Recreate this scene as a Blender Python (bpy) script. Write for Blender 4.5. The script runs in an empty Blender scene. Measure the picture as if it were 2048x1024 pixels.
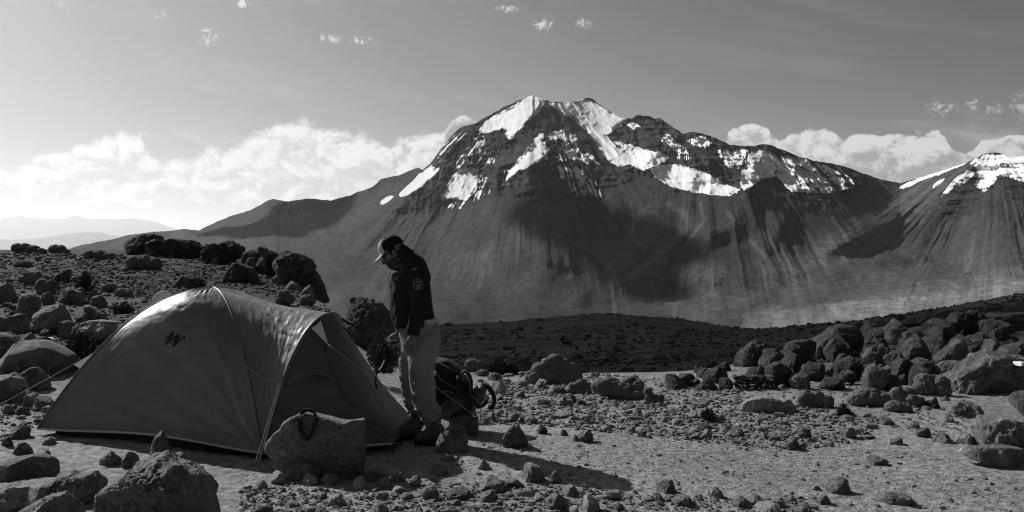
import bpy, bmesh, math, random
import numpy as np
from mathutils import Vector, Matrix

scene = bpy.context.scene
R = math.radians
rng = np.random.default_rng(7)
random.seed(7)

# ---------------------------------------------------------------- camera
FPX, HOR, CAMZ = 1990.0, 500.0, 1.53          # focal length in photo pixels, horizon row, eye height
cam_data = bpy.data.cameras.new('camera')
cam_data.sensor_width = 36.0
cam_data.lens = FPX / 2048.0 * 36.0
cam_data.shift_y = -(512.0 - HOR) / 2048.0
cam_data.clip_start, cam_data.clip_end = 0.1, 500000.0
cam = bpy.data.objects.new('camera', cam_data)
scene.collection.objects.link(cam)
cam.location = (0, 0, CAMZ)
cam.rotation_euler = (R(90), 0, 0)
scene.camera = cam

# ---------------------------------------------------------------- light
SUN_AZ, SUN_EL = R(-46), R(35)                # left of and beyond the mountain
SUN = Vector((math.sin(SUN_AZ) * math.cos(SUN_EL), math.cos(SUN_AZ) * math.cos(SUN_EL), math.sin(SUN_EL)))
sun_data = bpy.data.lights.new('sun', 'SUN')
sun_data.energy, sun_data.angle, sun_data.color = 5.0, R(0.53), (1, 1, 1)
sun = bpy.data.objects.new('sun', sun_data)
scene.collection.objects.link(sun)
sun.rotation_euler = SUN.to_track_quat('Z', 'Y').to_euler()
sun.location = (-30, 30, 40)

scene.view_settings.view_transform = 'Standard'
scene.view_settings.look = 'None'
scene.view_settings.gamma = 1.0
scene.view_settings.use_curve_mapping = False
scene.view_settings.exposure = 0.12
scene.cycles.max_bounces = 4
scene.cycles.diffuse_bounces = 2
scene.cycles.transparent_max_bounces = 8
scene.cycles.volume_bounces = 1
scene.cycles.filter_width = 1.15
scene.cycles.caustics_reflective = False
scene.cycles.caustics_refractive = False


# ---------------------------------------------------------------- node helpers
class NT:
    def __init__(self, tree):
        self.t = tree

    def n(self, kind, **kw):
        nd = self.t.nodes.new(kind)
        for k, v in kw.items():
            setattr(nd, k, v)
        return nd

    def put(self, sock, v):
        if v is None:
            return
        if hasattr(v, 'is_output') or isinstance(v, bpy.types.NodeSocket):
            self.t.links.new(v, sock)
        else:
            sock.default_value = v

    def m(self, op, a, b=None, c=None, clamp=False):
        nd = self.n('ShaderNodeMath', operation=op, use_clamp=clamp)
        for i, v in enumerate((a, b, c)):
            if v is not None:
                self.put(nd.inputs[i], v)
        return nd.outputs[0]

    def rng(self, v, a, b, c=0.0, d=1.0, smooth=True):
        nd = self.n('ShaderNodeMapRange', interpolation_type='SMOOTHSTEP' if smooth else 'LINEAR')
        for i, x in enumerate((v, a, b, c, d)):
            self.put(nd.inputs[i], x)
        return nd.outputs[0]

    def noise(self, vec, scale, detail=4, rough=0.55, dist=0.0):
        nd = self.n('ShaderNodeTexNoise')
        self.put(nd.inputs['Vector'], vec)
        nd.inputs['Scale'].default_value = scale
        nd.inputs['Detail'].default_value = detail
        nd.inputs['Roughness'].default_value = rough
        nd.inputs['Distortion'].default_value = dist
        return nd.outputs[0]

    def mix(self, f, a, b):
        # mixes two grey values
        nd = self.n('ShaderNodeMix', data_type='FLOAT')
        self.put(nd.inputs[0], f); self.put(nd.inputs[2], a); self.put(nd.inputs[3], b)
        return nd.outputs[0]

    def xyz(self, x, y, z):
        nd = self.n('ShaderNodeCombineXYZ')
        for i, v in enumerate((x, y, z)):
            self.put(nd.inputs[i], v)
        return nd.outputs[0]


# ---------------------------------------------------------------- world: black-and-white sky with clouds
def ang(px, py):
    # direction of a photo pixel as azimuth / elevation, in units of 1/FPX rad
    a = math.atan((px - 1024) / FPX)
    e = math.atan((HOR - py) / math.hypot(FPX, px - 1024))
    return a * FPX, e * FPX


world = bpy.data.worlds.new('World')
scene.world = world
world.use_nodes = True
wt = world.node_tree
wt.nodes.clear()
W = NT(wt)
sky = W.n('ShaderNodeTexSky', sky_type='NISHITA', sun_disc=False)
sky.sun_elevation = SUN_EL
sky.sun_rotation = SUN_AZ % (2 * math.pi)
sky.altitude = 4500.0
sky.air_density, sky.dust_density, sky.ozone_density = 1.0, 3.0, 1.0
sep = W.n('ShaderNodeSeparateColor')
wt.links.new(sky.outputs[0], sep.inputs[0])
# black-and-white film behind a red filter
grey = W.m('MAXIMUM', W.m('SUBTRACT', sep.outputs[0], W.m('MULTIPLY', sep.outputs[2], 0.34)), 0.0)
tc = W.n('ShaderNodeTexCoord')
sxyz = W.n('ShaderNodeSeparateXYZ')
wt.links.new(tc.outputs['Generated'], sxyz.inputs[0])
az = W.m('MULTIPLY', W.m('ARCTAN2', sxyz.outputs[0], sxyz.outputs[1]), FPX)
el = W.m('MULTIPLY', W.m('ARCSINE', sxyz.outputs[2]), FPX)

# cumulus banks: top and base line along the horizon (photo columns, rows), and how solid they are
TOPS = [(-900, 300), (-500, 285), (-200, 300), (0, 338), (80, 318), (150, 300), (220, 288), (268, 270), (290, 300), (318, 322), (345, 322), (420, 300),
        (480, 285), (560, 268), (615, 258), (660, 268), (730, 276), (790, 285), (830, 268), (880, 268), (915, 232), (935, 231), (955, 245), (1000, 330), (1250, 360), (1440, 300),
        (1462, 262), (1500, 254), (1540, 268), (1560, 285), (1590, 268), (1640, 265), (1690, 280), (1725, 272), (1760, 285), (1800, 268), (1850, 268),
        (1890, 285), (1935, 308), (1960, 284), (2000, 276), (2048, 276), (2200, 265), (2500, 290), (2900, 300)]
BASES = [(-900, 400), (0, 402), (200, 402), (330, 408), (500, 400), (660, 392), (780, 400), (880, 330), (905, 252), (945, 250), (970, 300), (1000, 340), (1250, 370), (1440, 310), (1470, 300), (1560, 330), (1700, 352),
         (1800, 372), (1900, 360), (1960, 325), (2048, 320), (2300, 350), (2900, 360)]
SOLID = [(-900, .95), (0, .92), (300, .9), (320, .55), (350, .8), (600, 1.0), (770, .75), (800, .75), (890, .8), (935, .62), (965, .0), (1435, .0), (1465, .95), (1700, 1.05),
         (1880, 1.0), (1925, .6), (1960, 1.0), (2900, .95)]
WISPS = [(125, 6, 16, 10), (318, 28, 16, 8), (416, 72, 20, 18), (486, 6, 22, 8), (660, 78, 24, 11), (728, 80, 30, 9),
         (1085, 48, 24, 13), (1168, 47, 16, 12), (1015, 18, 24, 8), (1882, 218, 26, 15), (1948, 210, 17, 10),
         (1988, 222, 21, 12), (2044, 208, 26, 26), (285, 268, 12, 5), (400, 276, 12, 5), (70, 387, 36, 10),
         (150, 392, 48, 6), (255, 388, 62, 11), (345, 396, 24, 5)]


def px_az(px):
    return math.atan((px - 1024) / FPX) * FPX


def curve(N, u, pts, is_row):
    # a value given along the horizon as a lookup curve
    nd = N.n('ShaderNodeFloatCurve')
    a0, a1 = px_az(-900), px_az(2900)
    c = nd.mapping.curves[0]
    tgt = []
    for px, v in pts:
        x = (px_az(px) - a0) / (a1 - a0)
        tgt.append((x, (ang(px, v)[1] / 400.0 + 0.1) if is_row else v / 2.0))
    while len(c.points) < len(tgt):
        c.points.new(0.5, 0.5)
    for p, (x, y) in zip(c.points, tgt):
        p.location = (x, y)
        p.handle_type = 'AUTO_CLAMPED'
    nd.mapping.update()
    N.put(nd.inputs[1], N.m('DIVIDE', N.m('SUBTRACT', u, a0), a1 - a0))
    o = nd.outputs[0]
    return N.m('MULTIPLY', N.m('SUBTRACT', o, 0.1), 400.0) if is_row else N.m('MULTIPLY', o, 2.0)


top_ = curve(W, az, TOPS, True)
base_ = curve(W, az, BASES, True)
solid_ = curve(W, az, SOLID, False)
mid_ = W.m('MULTIPLY', W.m('ADD', top_, base_), 0.5)
half_ = W.m('MAXIMUM', W.m('MULTIPLY', W.m('SUBTRACT', top_, base_), 0.5), 6.0)


def bank(du, dv):
    u, v = W.m('ADD', az, du), W.m('ADD', el, dv)
    t = W.m('DIVIDE', W.m('SUBTRACT', v, mid_), half_)
    k = W.m('SUBTRACT', 1.0, W.m('POWER', W.m('ABSOLUTE', t), 3.0))
    k = W.m('ADD', W.m('MULTIPLY', W.m('MAXIMUM', k, -5.0), 0.55), W.m('SUBTRACT', solid_, 0.55))
    p = W.xyz(u, W.m('MULTIPLY', v, 1.35), 0.0)
    n1 = W.noise(p, 0.014, 7, 0.62, 0.35)
    vor = W.n('ShaderNodeTexVoronoi', feature='SMOOTH_F1')
    vor.inputs['Scale'].default_value = 0.045
    vor.inputs['Smoothness'].default_value = 0.5
    wob = W.n('ShaderNodeVectorMath', operation='ADD')
    W.put(wob.inputs[0], p)
    W.put(wob.inputs[1], W.xyz(W.m('MULTIPLY', n1, 40.0), W.m('MULTIPLY', n1, -30.0), 0.0))
    W.put(vor.inputs['Vector'], wob.outputs[0])
    d = W.m('ADD', k, W.m('MULTIPLY', W.m('SUBTRACT', n1, 0.5), 3.4))
    return W.m('SUBTRACT', d, W.m('MULTIPLY', W.m('SUBTRACT', vor.outputs['Distance'], 0.4), 0.55)), n1, t


def wisps():
    n3 = W.noise(W.xyz(az, W.m('ADD', el, 331.0), 3.1), 0.05, 7, 0.72, 1.4)
    tw = None
    for (px, py, hw, hh) in WISPS:
        cu, cv = ang(px, py)
        nd = W.n('ShaderNodeVectorMath', operation='DISTANCE')
        W.put(nd.inputs[0], W.xyz(W.m('DIVIDE', az, hw), W.m('DIVIDE', el, hh), 0.0))
        nd.inputs[1].default_value = (cu / hw, cv / hh, 0)
        k = nd.outputs['Value']
        tw = k if tw is None else W.m('MINIMUM', tw, k)
    tw = W.m('EXPONENT', W.m('MULTIPLY', W.m('MULTIPLY', tw, tw), -0.7))
    return W.m('MULTIPLY', tw, W.m('ADD', 0.5, W.m('MULTIPLY', W.m('SUBTRACT', n3, 0.5), 3.6)))


# clouds are lit by the sun behind them on the left: forward scattering makes that side whiter
nrm = W.n('ShaderNodeVectorMath', operation='DOT_PRODUCT')
wt.links.new(tc.outputs['Generated'], nrm.inputs[0])
nrm.inputs[1].default_value = SUN
fwd = W.rng(nrm.outputs['Value'], 0.2, 0.85, 0.0, 1.0)
c0, na, tv = bank(0.0, 0.0)
c1, nb_, _ = bank(-9.0, 16.0)                 # a step towards the sun: how much cloud lies in the light's way
cover = W.rng(c0, W.m('MULTIPLY', fwd, -0.25), W.m('ADD', 0.36, W.m('MULTIPLY', fwd, 0.30)))
wisp = W.m('MULTIPLY', W.rng(wisps(), 0.22, 0.85), 0.75)
shade = W.m('ADD', W.m('ADD', 0.74, W.m('MULTIPLY', tv, 0.26)), W.m('MULTIPLY', W.m('SUBTRACT', na, nb_), 5.0))
shade = W.m('MINIMUM', W.m('MAXIMUM', shade, 0.34), 1.05)
# thin high cirrus streaks
cir = W.noise(W.xyz(W.m('MULTIPLY', az, 0.0016), W.m('ADD', W.m('MULTIPLY', el, 0.011), W.m('MULTIPLY', az, 0.0021)), 4.0), 1.3, 5, 0.55, 0.6)
cir = W.m('MULTIPLY', W.rng(cir, 0.5, 0.8), W.rng(el, 60.0, 420.0, 0.42, 0.08))
lit = W.m('MULTIPLY', W.m('ADD', 10.5, W.m('MULTIPLY', fwd, 2.5)), W.mix(fwd, shade, W.m('ADD', 0.52, W.m('MULTIPLY', shade, 0.5))))
cloudy = W.m('MAXIMUM', W.m('MULTIPLY', cover, 0.96), wisp)
cloudy = W.m('MAXIMUM', cloudy, cir)
# thin dusty veil: scatters the sunlight forward, thicker towards the horizon
hg = W.m('POWER', W.m('SUBTRACT', 1.4624, W.m('MULTIPLY', nrm.outputs['Value'], 1.36)), -1.5)
mass = W.m('DIVIDE', 1.0, W.m('ADD', W.m('MAXIMUM', sxyz.outputs[2], 0.0), 0.15))
veil = W.m('MULTIPLY', W.m('MULTIPLY', hg, mass), 0.31)
skyval = W.mix(cloudy, W.m('ADD', grey, veil), lit)
bg = W.n('ShaderNodeBackground')
W.put(bg.inputs['Color'], skyval)
bg.inputs['Strength'].default_value = 0.06
world.cycles.sampling_method = 'MANUAL'
world.cycles.sample_map_resolution = 256
wo = W.n('ShaderNodeOutputWorld')
wt.links.new(bg.outputs[0], wo.inputs[0])


# ---------------------------------------------------------------- noise in numpy
_perm = np.random.default_rng(3).permutation(1024)
_perm = np.concatenate([_perm, _perm, _perm])
_gr = np.random.default_rng(4).uniform(-1, 1, 1024)


def vnoise(x, y, z=0.0):
    # smooth value noise in -1..1
    x, y, z = np.broadcast_arrays(np.asarray(x, float), np.asarray(y, float), np.asarray(z, float))
    xi, yi, zi = np.floor(x).astype(int), np.floor(y).astype(int), np.floor(z).astype(int)
    fx, fy, fz = x - xi, y - yi, z - zi
    fx, fy, fz = fx * fx * fx * (fx * (fx * 6 - 15) + 10), fy * fy * fy * (fy * (fy * 6 - 15) + 10), fz * fz * (3 - 2 * fz)

    def h(i, j, k):
        return _gr[_perm[(_perm[(_perm[i & 1023] + j) & 1023] + k) & 1023]]
    a = h(xi, yi, zi) * (1 - fx) + h(xi + 1, yi, zi) * fx
    b = h(xi, yi + 1, zi) * (1 - fx) + h(xi + 1, yi + 1, zi) * fx
    c = h(xi, yi, zi + 1) * (1 - fx) + h(xi + 1, yi, zi + 1) * fx
    d = h(xi, yi + 1, zi + 1) * (1 - fx) + h(xi + 1, yi + 1, zi + 1) * fx
    return (a * (1 - fy) + b * fy) * (1 - fz) + (c * (1 - fy) + d * fy) * fz


def fbm(x, y, z=0.0, oct=5, gain=0.5, lac=2.03):
    s, a, t = 0.0, 1.0, 0.0
    for o in range(oct):
        s = s + a * vnoise(x * lac ** o + 17.3 * o, y * lac ** o - 9.1 * o, np.asarray(z) * lac ** o + 5.7 * o)
        t += a
        a *= gain
    return s / t


def ridged(x, y, z=0.0, oct=5, gain=0.55, lac=2.07):
    s, a, t = 0.0, 1.0, 0.0
    for o in range(oct):
        s = s + a * (1 - np.abs(vnoise(x * lac ** o + 31.3 * o, y * lac ** o + 11.9 * o, np.asarray(z) * lac ** o)) * 2)
        t += a
        a *= gain
    return s / t


def sstep(x, a, b):
    t = np.clip((np.asarray(x, float) - a) / (b - a), 0, 1)
    return t * t * (3 - 2 * t)


def blur(a, sx, sy):
    # separable gaussian blur with edge padding
    for ax, s in ((1, sx), (0, sy)):
        if s <= 0:
            continue
        r = int(3 * s) + 1
        k = np.exp(-0.5 * (np.arange(-r, r + 1) / s) ** 2)
        k /= k.sum()
        pad = [(0, 0), (0, 0)]
        pad[ax] = (r, r)
        b = np.pad(a, pad, mode='edge')
        out = np.zeros_like(a)
        for i, w in enumerate(k):
            sl = [slice(None), slice(None)]
            sl[ax] = slice(i, i + a.shape[ax])
            out += w * b[tuple(sl)]
        a = out
    return a


def in_poly(px, py, poly):
    inside = np.zeros(px.shape, bool)
    n = len(poly)
    for i in range(n):
        x0, y0 = poly[i]
        x1, y1 = poly[(i + 1) % n]
        if y0 == y1:
            continue
        c = ((py >= y0) != (py >= y1)) & (px < (x1 - x0) * (py - y0) / (y1 - y0) + x0)
        inside ^= c
    return inside


# ---------------------------------------------------------------- mesh helpers
def new_mesh(name, verts, faces, mat=None, smooth=True):
    me = bpy.data.meshes.new(name)
    v = np.asarray(verts, dtype=np.float32)
    f = np.asarray(faces, dtype=np.int32)
    if f.ndim == 2:
        k = f.shape[1]
        me.vertices.add(len(v))
        me.vertices.foreach_set('co', v.ravel())
        me.loops.add(f.size)
        me.loops.foreach_set('vertex_index', f.ravel())
        me.polygons.add(len(f))
        me.polygons.foreach_set('loop_start', np.arange(0, f.size, k, dtype=np.int32))
        me.polygons.foreach_set('loop_total', np.full(len(f), k, dtype=np.int32))
        me.update(calc_edges=True)
    if mat:
        me.materials.append(mat)
    me.polygons.foreach_set('use_smooth', np.full(len(me.polygons), smooth, dtype=bool))
    return me


def link(name, me, parent=None, loc=None):
    o = bpy.data.objects.new(name, me)
    scene.collection.objects.link(o)
    if parent:
        o.parent = parent
    if loc is not None:
        o.location = loc
    return o


def tag(o, label=None, cat=None, group=None, kind=None):
    if label: o['label'] = label
    if cat: o['category'] = cat
    if group: o['group'] = group
    if kind: o['kind'] = kind
    return o


def thing(name, label, cat, loc=(0, 0, 0), group=None):
    o = bpy.data.objects.new(name, None)
    scene.collection.objects.link(o)
    o.location = loc
    o.empty_display_size = 0.2
    return tag(o, label, cat, group)


def grid_faces(nr, nc):
    i = np.arange(nr * nc).reshape(nr, nc)
    return np.stack([i[:-1, :-1], i[:-1, 1:], i[1:, 1:], i[1:, :-1]], -1).reshape(-1, 4)


def attr(me, name, vals):
    a = me.attributes.new(name, 'FLOAT', 'POINT')
    a.data.foreach_set('value', np.asarray(vals, dtype=np.float32).ravel())


def pix(px, py, y):
    # world point at depth y that the photo shows at pixel (px, py)
    return np.array([(px - 1024) / FPX * y, y, CAMZ - (py - HOR) / FPX * y])


# ---------------------------------------------------------------- materials (all grey: the photograph is black and white)
def material(name, fn, rough=0.9, spec=0.2):
    m = bpy.data.materials.new(name)
    m.use_nodes = True
    t = m.node_tree
    t.nodes.clear()
    N = NT(t)
    b = N.n('ShaderNodeBsdfPrincipled')
    o = N.n('ShaderNodeOutputMaterial')
    t.links.new(b.outputs[0], o.inputs[0])
    b.inputs['Roughness'].default_value = rough
    b.inputs['Specular IOR Level'].default_value = spec
    col, hgt, dist = fn(N, b)
    N.put(b.inputs['Base Color'], col if not isinstance(col, (float, int)) else (col, col, col, 1))
    if hgt is not None:
        bp = N.n('ShaderNodeBump')
        bp.inputs['Distance'].default_value = dist
        bp.inputs['Strength'].default_value = 1.0
        N.put(bp.inputs['Height'], hgt)
        t.links.new(bp.outputs[0], b.inputs['Normal'])
    return m


def geo_pos(N):
    return N.n('ShaderNodeNewGeometry').outputs['Position']


def obj_pos(N):
    return N.n('ShaderNodeTexCoord').outputs['Object']


def vattr(N, name):
    a = N.n('ShaderNodeAttribute', attribute_name=name)
    return a.outputs['Fac']


def rock_mat(name, lo, hi, scale=1.0, lichen=0.0, bump=0.03, spec=0.25):
    def fn(N, b):
        p = N.n('ShaderNodeTexCoord').outputs['Object']
        info = N.n('ShaderNodeObjectInfo').outputs['Random']
        off = N.n('ShaderNodeVectorMath', operation='ADD')
        N.put(off.inputs[0], p)
        N.put(off.inputs[1], N.xyz(N.m('MULTIPLY', info, 37.0), N.m('MULTIPLY', info, 91.0), 0.0))
        p = off.outputs[0]
        n1 = N.noise(p, 3.0 * scale, 6, 0.65)
        n2 = N.noise(p, 26.0 * scale, 6, 0.7)
        c = N.mix(N.rng(n1, 0.32, 0.7), lo, hi)
        c = N.m('MULTIPLY', c, N.rng(n2, 0.3, 0.72, 0.62, 1.25))
        c = N.m('MULTIPLY', c, N.m('ADD', 0.8, N.m('MULTIPLY', info, 0.4)))
        if lichen > 0:
            n4 = N.noise(p, 9.0 * scale, 5, 0.7, 0.4)
            c = N.mix(N.m('MULTIPLY', N.rng(n4, 0.56, 0.66), lichen), c, hi * 1.9)
        h = N.m('ADD', N.m('MULTIPLY', n1, 1.2), N.m('MULTIPLY', n2, 0.6))
        vor = N.n('ShaderNodeTexVoronoi', feature='DISTANCE_TO_EDGE')
        vor.inputs['Scale'].default_value = 3.3 * scale
        nd = N.n('ShaderNodeVectorMath', operation='ADD')
        N.put(nd.inputs[0], p)
        nz = N.n('ShaderNodeTexNoise')
        nz.inputs['Scale'].default_value = 5.0 * scale
        N.put(nz.inputs['Vector'], p)
        N.put(nd.inputs[1], nz.outputs['Color'])
        N.put(vor.inputs['Vector'], nd.outputs[0])
        h = N.m('ADD', h, N.rng(vor.outputs['Distance'], 0.0, 0.05, -0.12, 0.0))
        return c, h, bump
    return material(name, fn, 0.92, spec)


M = {}
M['rock'] = rock_mat('rock', 0.18, 0.33, 1.4, 0.25, 0.09)
M['rock_pale'] = rock_mat('rock_pale', 0.26, 0.43, 1.6, 0.0, 0.05)
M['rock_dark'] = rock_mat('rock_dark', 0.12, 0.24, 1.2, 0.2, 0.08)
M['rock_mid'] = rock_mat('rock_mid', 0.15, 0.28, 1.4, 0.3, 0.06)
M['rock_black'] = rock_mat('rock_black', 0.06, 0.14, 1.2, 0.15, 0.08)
M['stone'] = rock_mat('stone', 0.22, 0.40, 5.0, 0.0, 0.012)
M['stone_white'] = rock_mat('stone_white', 0.42, 0.62, 5.0, 0.0, 0.01)
M['stone_dark'] = rock_mat('stone_dark', 0.07, 0.17, 5.0, 0.0, 0.012)


# ---------------------------------------------------------------- ground: height table (photo column, distance) -> height
G_Y = np.array([3, 6, 8, 10, 12, 14, 17, 21, 26, 32, 40, 60, 100, 180, 300, 450, 600, 900, 1400, 3000, 60000.])
G_PX = np.array([-700, 0, 250, 400, 520, 600, 660, 720, 820, 900, 1200, 1350, 1500, 1750, 2048, 2700.])
_l = [0, .02, .10, .22, .36, .50, .70, .97, 1.27, 1.57, 1.35, -1, -9, -24, -60, -100, -130, -160, -200, -230, -400]
_G = {
    -700: _l, 0: _l, 250: _l,
    400: [0, .0, .05, .18, .36, .5, .7, .95, 1.22, 1.45, 1.2, -1.5, -9, -24, -60, -100, -130, -160, -200, -230, -400],
    520: [0, 0, .04, .18, .34, .5, .7, .9, 1.15, .8, -1, -5, -11, -24, -60, -100, -130, -160, -200, -230, -400],
    600: [0, 0, .03, .16, .32, .48, .66, .72, .3, -1.5, -3.5, -7, -12, -24, -50, -80, -110, -150, -200, -230, -400],
    660: [0, 0, .02, .14, .3, .46, .64, .4, -1.2, -3, -4.5, -7.5, -12, -22, -40, -60, -90, -150, -200, -230, -400],
    720: [0, 0, .01, .08, .2, .3, .1, -1.2, -2.6, -3.8, -5, -8, -12, -20, -30, -45, -75, -140, -200, -230, -400],
    820: [0, 0, 0, .02, .0, -.12, -.8, -2, -3, -4, -5.2, -8, -11.5, -18.5, -26, -33, -60, -130, -200, -230, -400],
    900: [0, 0, 0, 0, -.02, -.16, -.9, -2, -3.2, -4.3, -5.4, -7.6, -10.8, -17.5, -24.5, -31, -55, -130, -200, -230, -400],
    1200: [0, 0, 0, 0, -.02, -.16, -.9, -2, -3.2, -4.2, -5.2, -7.2, -10.6, -16.8, -22.2, -26.3, -50, -130, -200, -230, -400],
    1350: [0, 0, 0, 0, -.02, -.14, -.7, -1.7, -2.8, -3.8, -4.8, -6.8, -10.2, -16.6, -23, -29, -52, -130, -200, -230, -400],
    1500: [0, 0, 0, 0, -.02, -.1, -.3, -.8, -1.3, -1.9, -2.8, -5, -9.5, -16.5, -24.4, -33.6, -55, -130, -200, -230, -400],
    1750: [0, 0, 0, 0, -.02, -.08, -.2, -.45, -.75, -1.1, -1.7, -3.3, -6.6, -12.6, -19.8, -31, -55, -130, -200, -230, -400],
    2048: [0, 0, 0, 0, .03, .04, .0, -.15, -.35, -.6, -1, -2, -3.85, -8, -12.2, -18, -36, -120, -200, -230, -400],
    2700: [0, 0, 0, 0, .05, .08, .1, .1, 0, -.2, -.4, -1, -2, -5, -9, -14, -30, -120, -200, -230, -400],
}
_lx = np.linspace(math.log(3), math.log(60000), 700)
_px = np.arange(-700, 2701, 10.0)
_T1 = np.array([np.interp(_lx, np.log(G_Y), _G[int(p)]) for p in G_PX])          # columns x distance
_T = np.array([np.interp(_px, G_PX, _T1[:, i]) for i in range(len(_lx))])          # distance x px
_T = blur(_T, 2.5, 3.0)


def ground_base(x, y):
    x, y = np.asarray(x, float), np.asarray(y, float)
    a = np.arctan2(x, y)
    r = np.hypot(x, y)
    ac = np.clip(a, R(-40), R(40))
    px = 1024 + FPX * np.tan(ac)
    d = np.maximum(r * np.cos(ac), 3.001)
    i = np.clip((np.log(d) - _lx[0]) / (_lx[1] - _lx[0]), 0, len(_lx) - 1.001)
    j = np.clip((px + 700) / 10.0, 0, len(_px) - 1.001)
    i0, j0 = i.astype(int), j.astype(int)
    fi, fj = i - i0, j - j0
    z = (_T[i0, j0] * (1 - fj) + _T[i0, j0 + 1] * fj) * (1 - fi) + (_T[i0 + 1, j0] * (1 - fj) + _T[i0 + 1, j0 + 1] * fj) * fi
    w = sstep(np.abs(a), R(60), R(110))
    zb = -0.0005 * np.maximum(r - 20, 0) ** 1.2
    zb = np.maximum(zb, -400)
    return z * (1 - w) + zb * w


def ground_z(x, y):
    r = np.hypot(x, y)
    z = ground_base(x, y)
    camp = sstep(np.asarray(y, float), 12, 18)
    left = sstep(-np.asarray(x, float), 1.0, 6.0)
    rough = 0.5 + 1.2 * np.maximum(camp, left * sstep(np.asarray(y, float), 8, 12))
    z = z + 0.035 * rough * fbm(x * 0.8, y * 0.8, 1.0, 4)
    z = z + 0.014 * rough * fbm(x * 5, y * 5, 2.0, 3)
    z = z + 0.007 * fbm(x * 22, y * 22, 4.0, 2) * (r < 30)
    far = sstep(r, 40, 160)
    z = z + far * (1.6 * fbm(x / 55, y / 55, 3.0, 5)) + sstep(r, 60, 220) * 0.55 * np.maximum(0, fbm(x / 9, y / 9, 6.0, 3))
    return z


def ground_hit(px, py, y0=4.0, y1=60.0):
    # distance at which the sight line through a pixel meets the ground
    ys = np.exp(np.linspace(math.log(y0), math.log(y1), 1500))
    xs = (px - 1024) / FPX * ys
    zs = CAMZ - (py - HOR) / FPX * ys
    below = np.nonzero(zs <= ground_base(xs, ys))[0]
    return float(ys[below[0]]) if len(below) else None


def ground_mat():
    def fn(N, b):
        p = geo_pos(N)
        sep_ = N.n('ShaderNodeSeparateXYZ')
        N.put(sep_.inputs[0], p)
        n1 = N.noise(p, 0.9, 4, 0.6)
        n2 = N.noise(p, 14.0, 6, 0.72)
        n3 = N.noise(p, 95.0, 5, 0.8)
        sand = N.m('MULTIPLY', N.rng(n1, 0.3, 0.7, 0.27, 0.38), N.rng(n2, 0.28, 0.72, 0.5, 1.45))
        sand = N.m('MULTIPLY', sand, N.rng(n3, 0.3, 0.7, 0.7, 1.3))
        tone = vattr(N, 'tone')
        heath = N.noise(p, 0.06, 6, 0.68, 0.5)
        heath2 = N.noise(p, 0.9, 4, 0.7)
        dark = N.m('MULTIPLY', N.rng(heath, 0.35, 0.68, 0.12, 0.04), N.rng(heath2, 0.3, 0.7, 0.6, 1.3))
        c = N.mix(tone, sand, dark)
        h = N.m('ADD', N.m('MULTIPLY', n2, 1.0), N.m('MULTIPLY', n3, 0.14))
        return c, h, 0.05
    return material('ground_soil', fn, 0.95, 0.1)


M['ground'] = ground_mat()
_azf = np.linspace(R(-30), R(30), 520)
_azc = np.concatenate([np.linspace(R(-180), R(-31), 60)[:-1], _azf, np.linspace(R(31), R(180), 60)[1:]])
_rr = np.concatenate([np.linspace(0.4, 4.0, 14)[:-1], np.exp(np.linspace(math.log(4.0), math.log(24.0), 350))[:-1],
                      np.exp(np.linspace(math.log(24.0), math.log(650.0), 200))[:-1], np.exp(np.linspace(math.log(650.0), math.log(90000.0), 40))])
AZ, RR = np.meshgrid(_azc, _rr)
GX, GY = RR * np.sin(AZ), RR * np.cos(AZ)
GZ = ground_z(GX, GY)
gv = np.stack([GX, GY, GZ], -1).reshape(-1, 3)
gv = np.vstack([gv, [[0, 0, 0.0]]])
gf = grid_faces(len(_rr), len(_azc))
me = new_mesh('ground', gv, gf, M['ground'])
gtone = sstep(RR, 11.5, 26) * 1.0
gtone = np.maximum(gtone, sstep(GX, 2.5, 4.5) * sstep(GY, 10.5, 13.5))
gtone = np.maximum(gtone, 0.95 * sstep(-GX, 2.0, 4.5) * sstep(GY, 8.5, 12))
gtone = gtone * (1 - 0.55 * sstep(GX / np.maximum(GY, 1), .43, .5) * sstep(RR, 220, 300))
attr(me, 'tone', np.append(gtone.ravel(), 0))
ground = tag(link('ground', me), kind='structure')

# ---------------------------------------------------------------- the mountain range, built at its real distance (2 to 9 km)
CREST = [(-600, 520), (-100, 512), (130, 499), (165, 490), (200, 483), (235, 476), (260, 470), (300, 464), (345, 461), (372, 457), (398, 461), (415, 452),
         (440, 440), (475, 428), (500, 420), (520, 410), (545, 397), (560, 399), (575, 403), (592, 399), (610, 398), (630, 397), (645, 399),
         (662, 401), (700, 390), (738, 376), (752, 368), (762, 357), (800, 350), (835, 334), (846, 340), (858, 330), (866, 318), (880, 300), (900, 275),
         (920, 256), (938, 250), (952, 246), (975, 232), (1010, 212), (1040, 200), (1063, 191), (1078, 195), (1090, 200), (1104, 203), (1120, 205),
         (1140, 205), (1165, 199), (1174, 194), (1183, 196), (1196, 208), (1225, 225), (1243, 236), (1262, 237), (1275, 231), (1293, 230),
         (1310, 237), (1322, 237), (1345, 254), (1366, 268), (1378, 264), (1395, 265), (1410, 268), (1440, 281), (1460, 290), (1490, 293),
         (1510, 291), (1525, 286), (1545, 292), (1575, 303), (1600, 314), (1640, 324), (1665, 327), (1690, 333), (1720, 345), (1760, 358), (1800, 366),
         (1850, 352), (1900, 336), (1945, 320), (1968, 308), (1990, 305), (2005, 307), (2022, 314), (2048, 312), (2100, 300), (2200, 325),
         (2450, 380), (2800, 430)]
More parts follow.
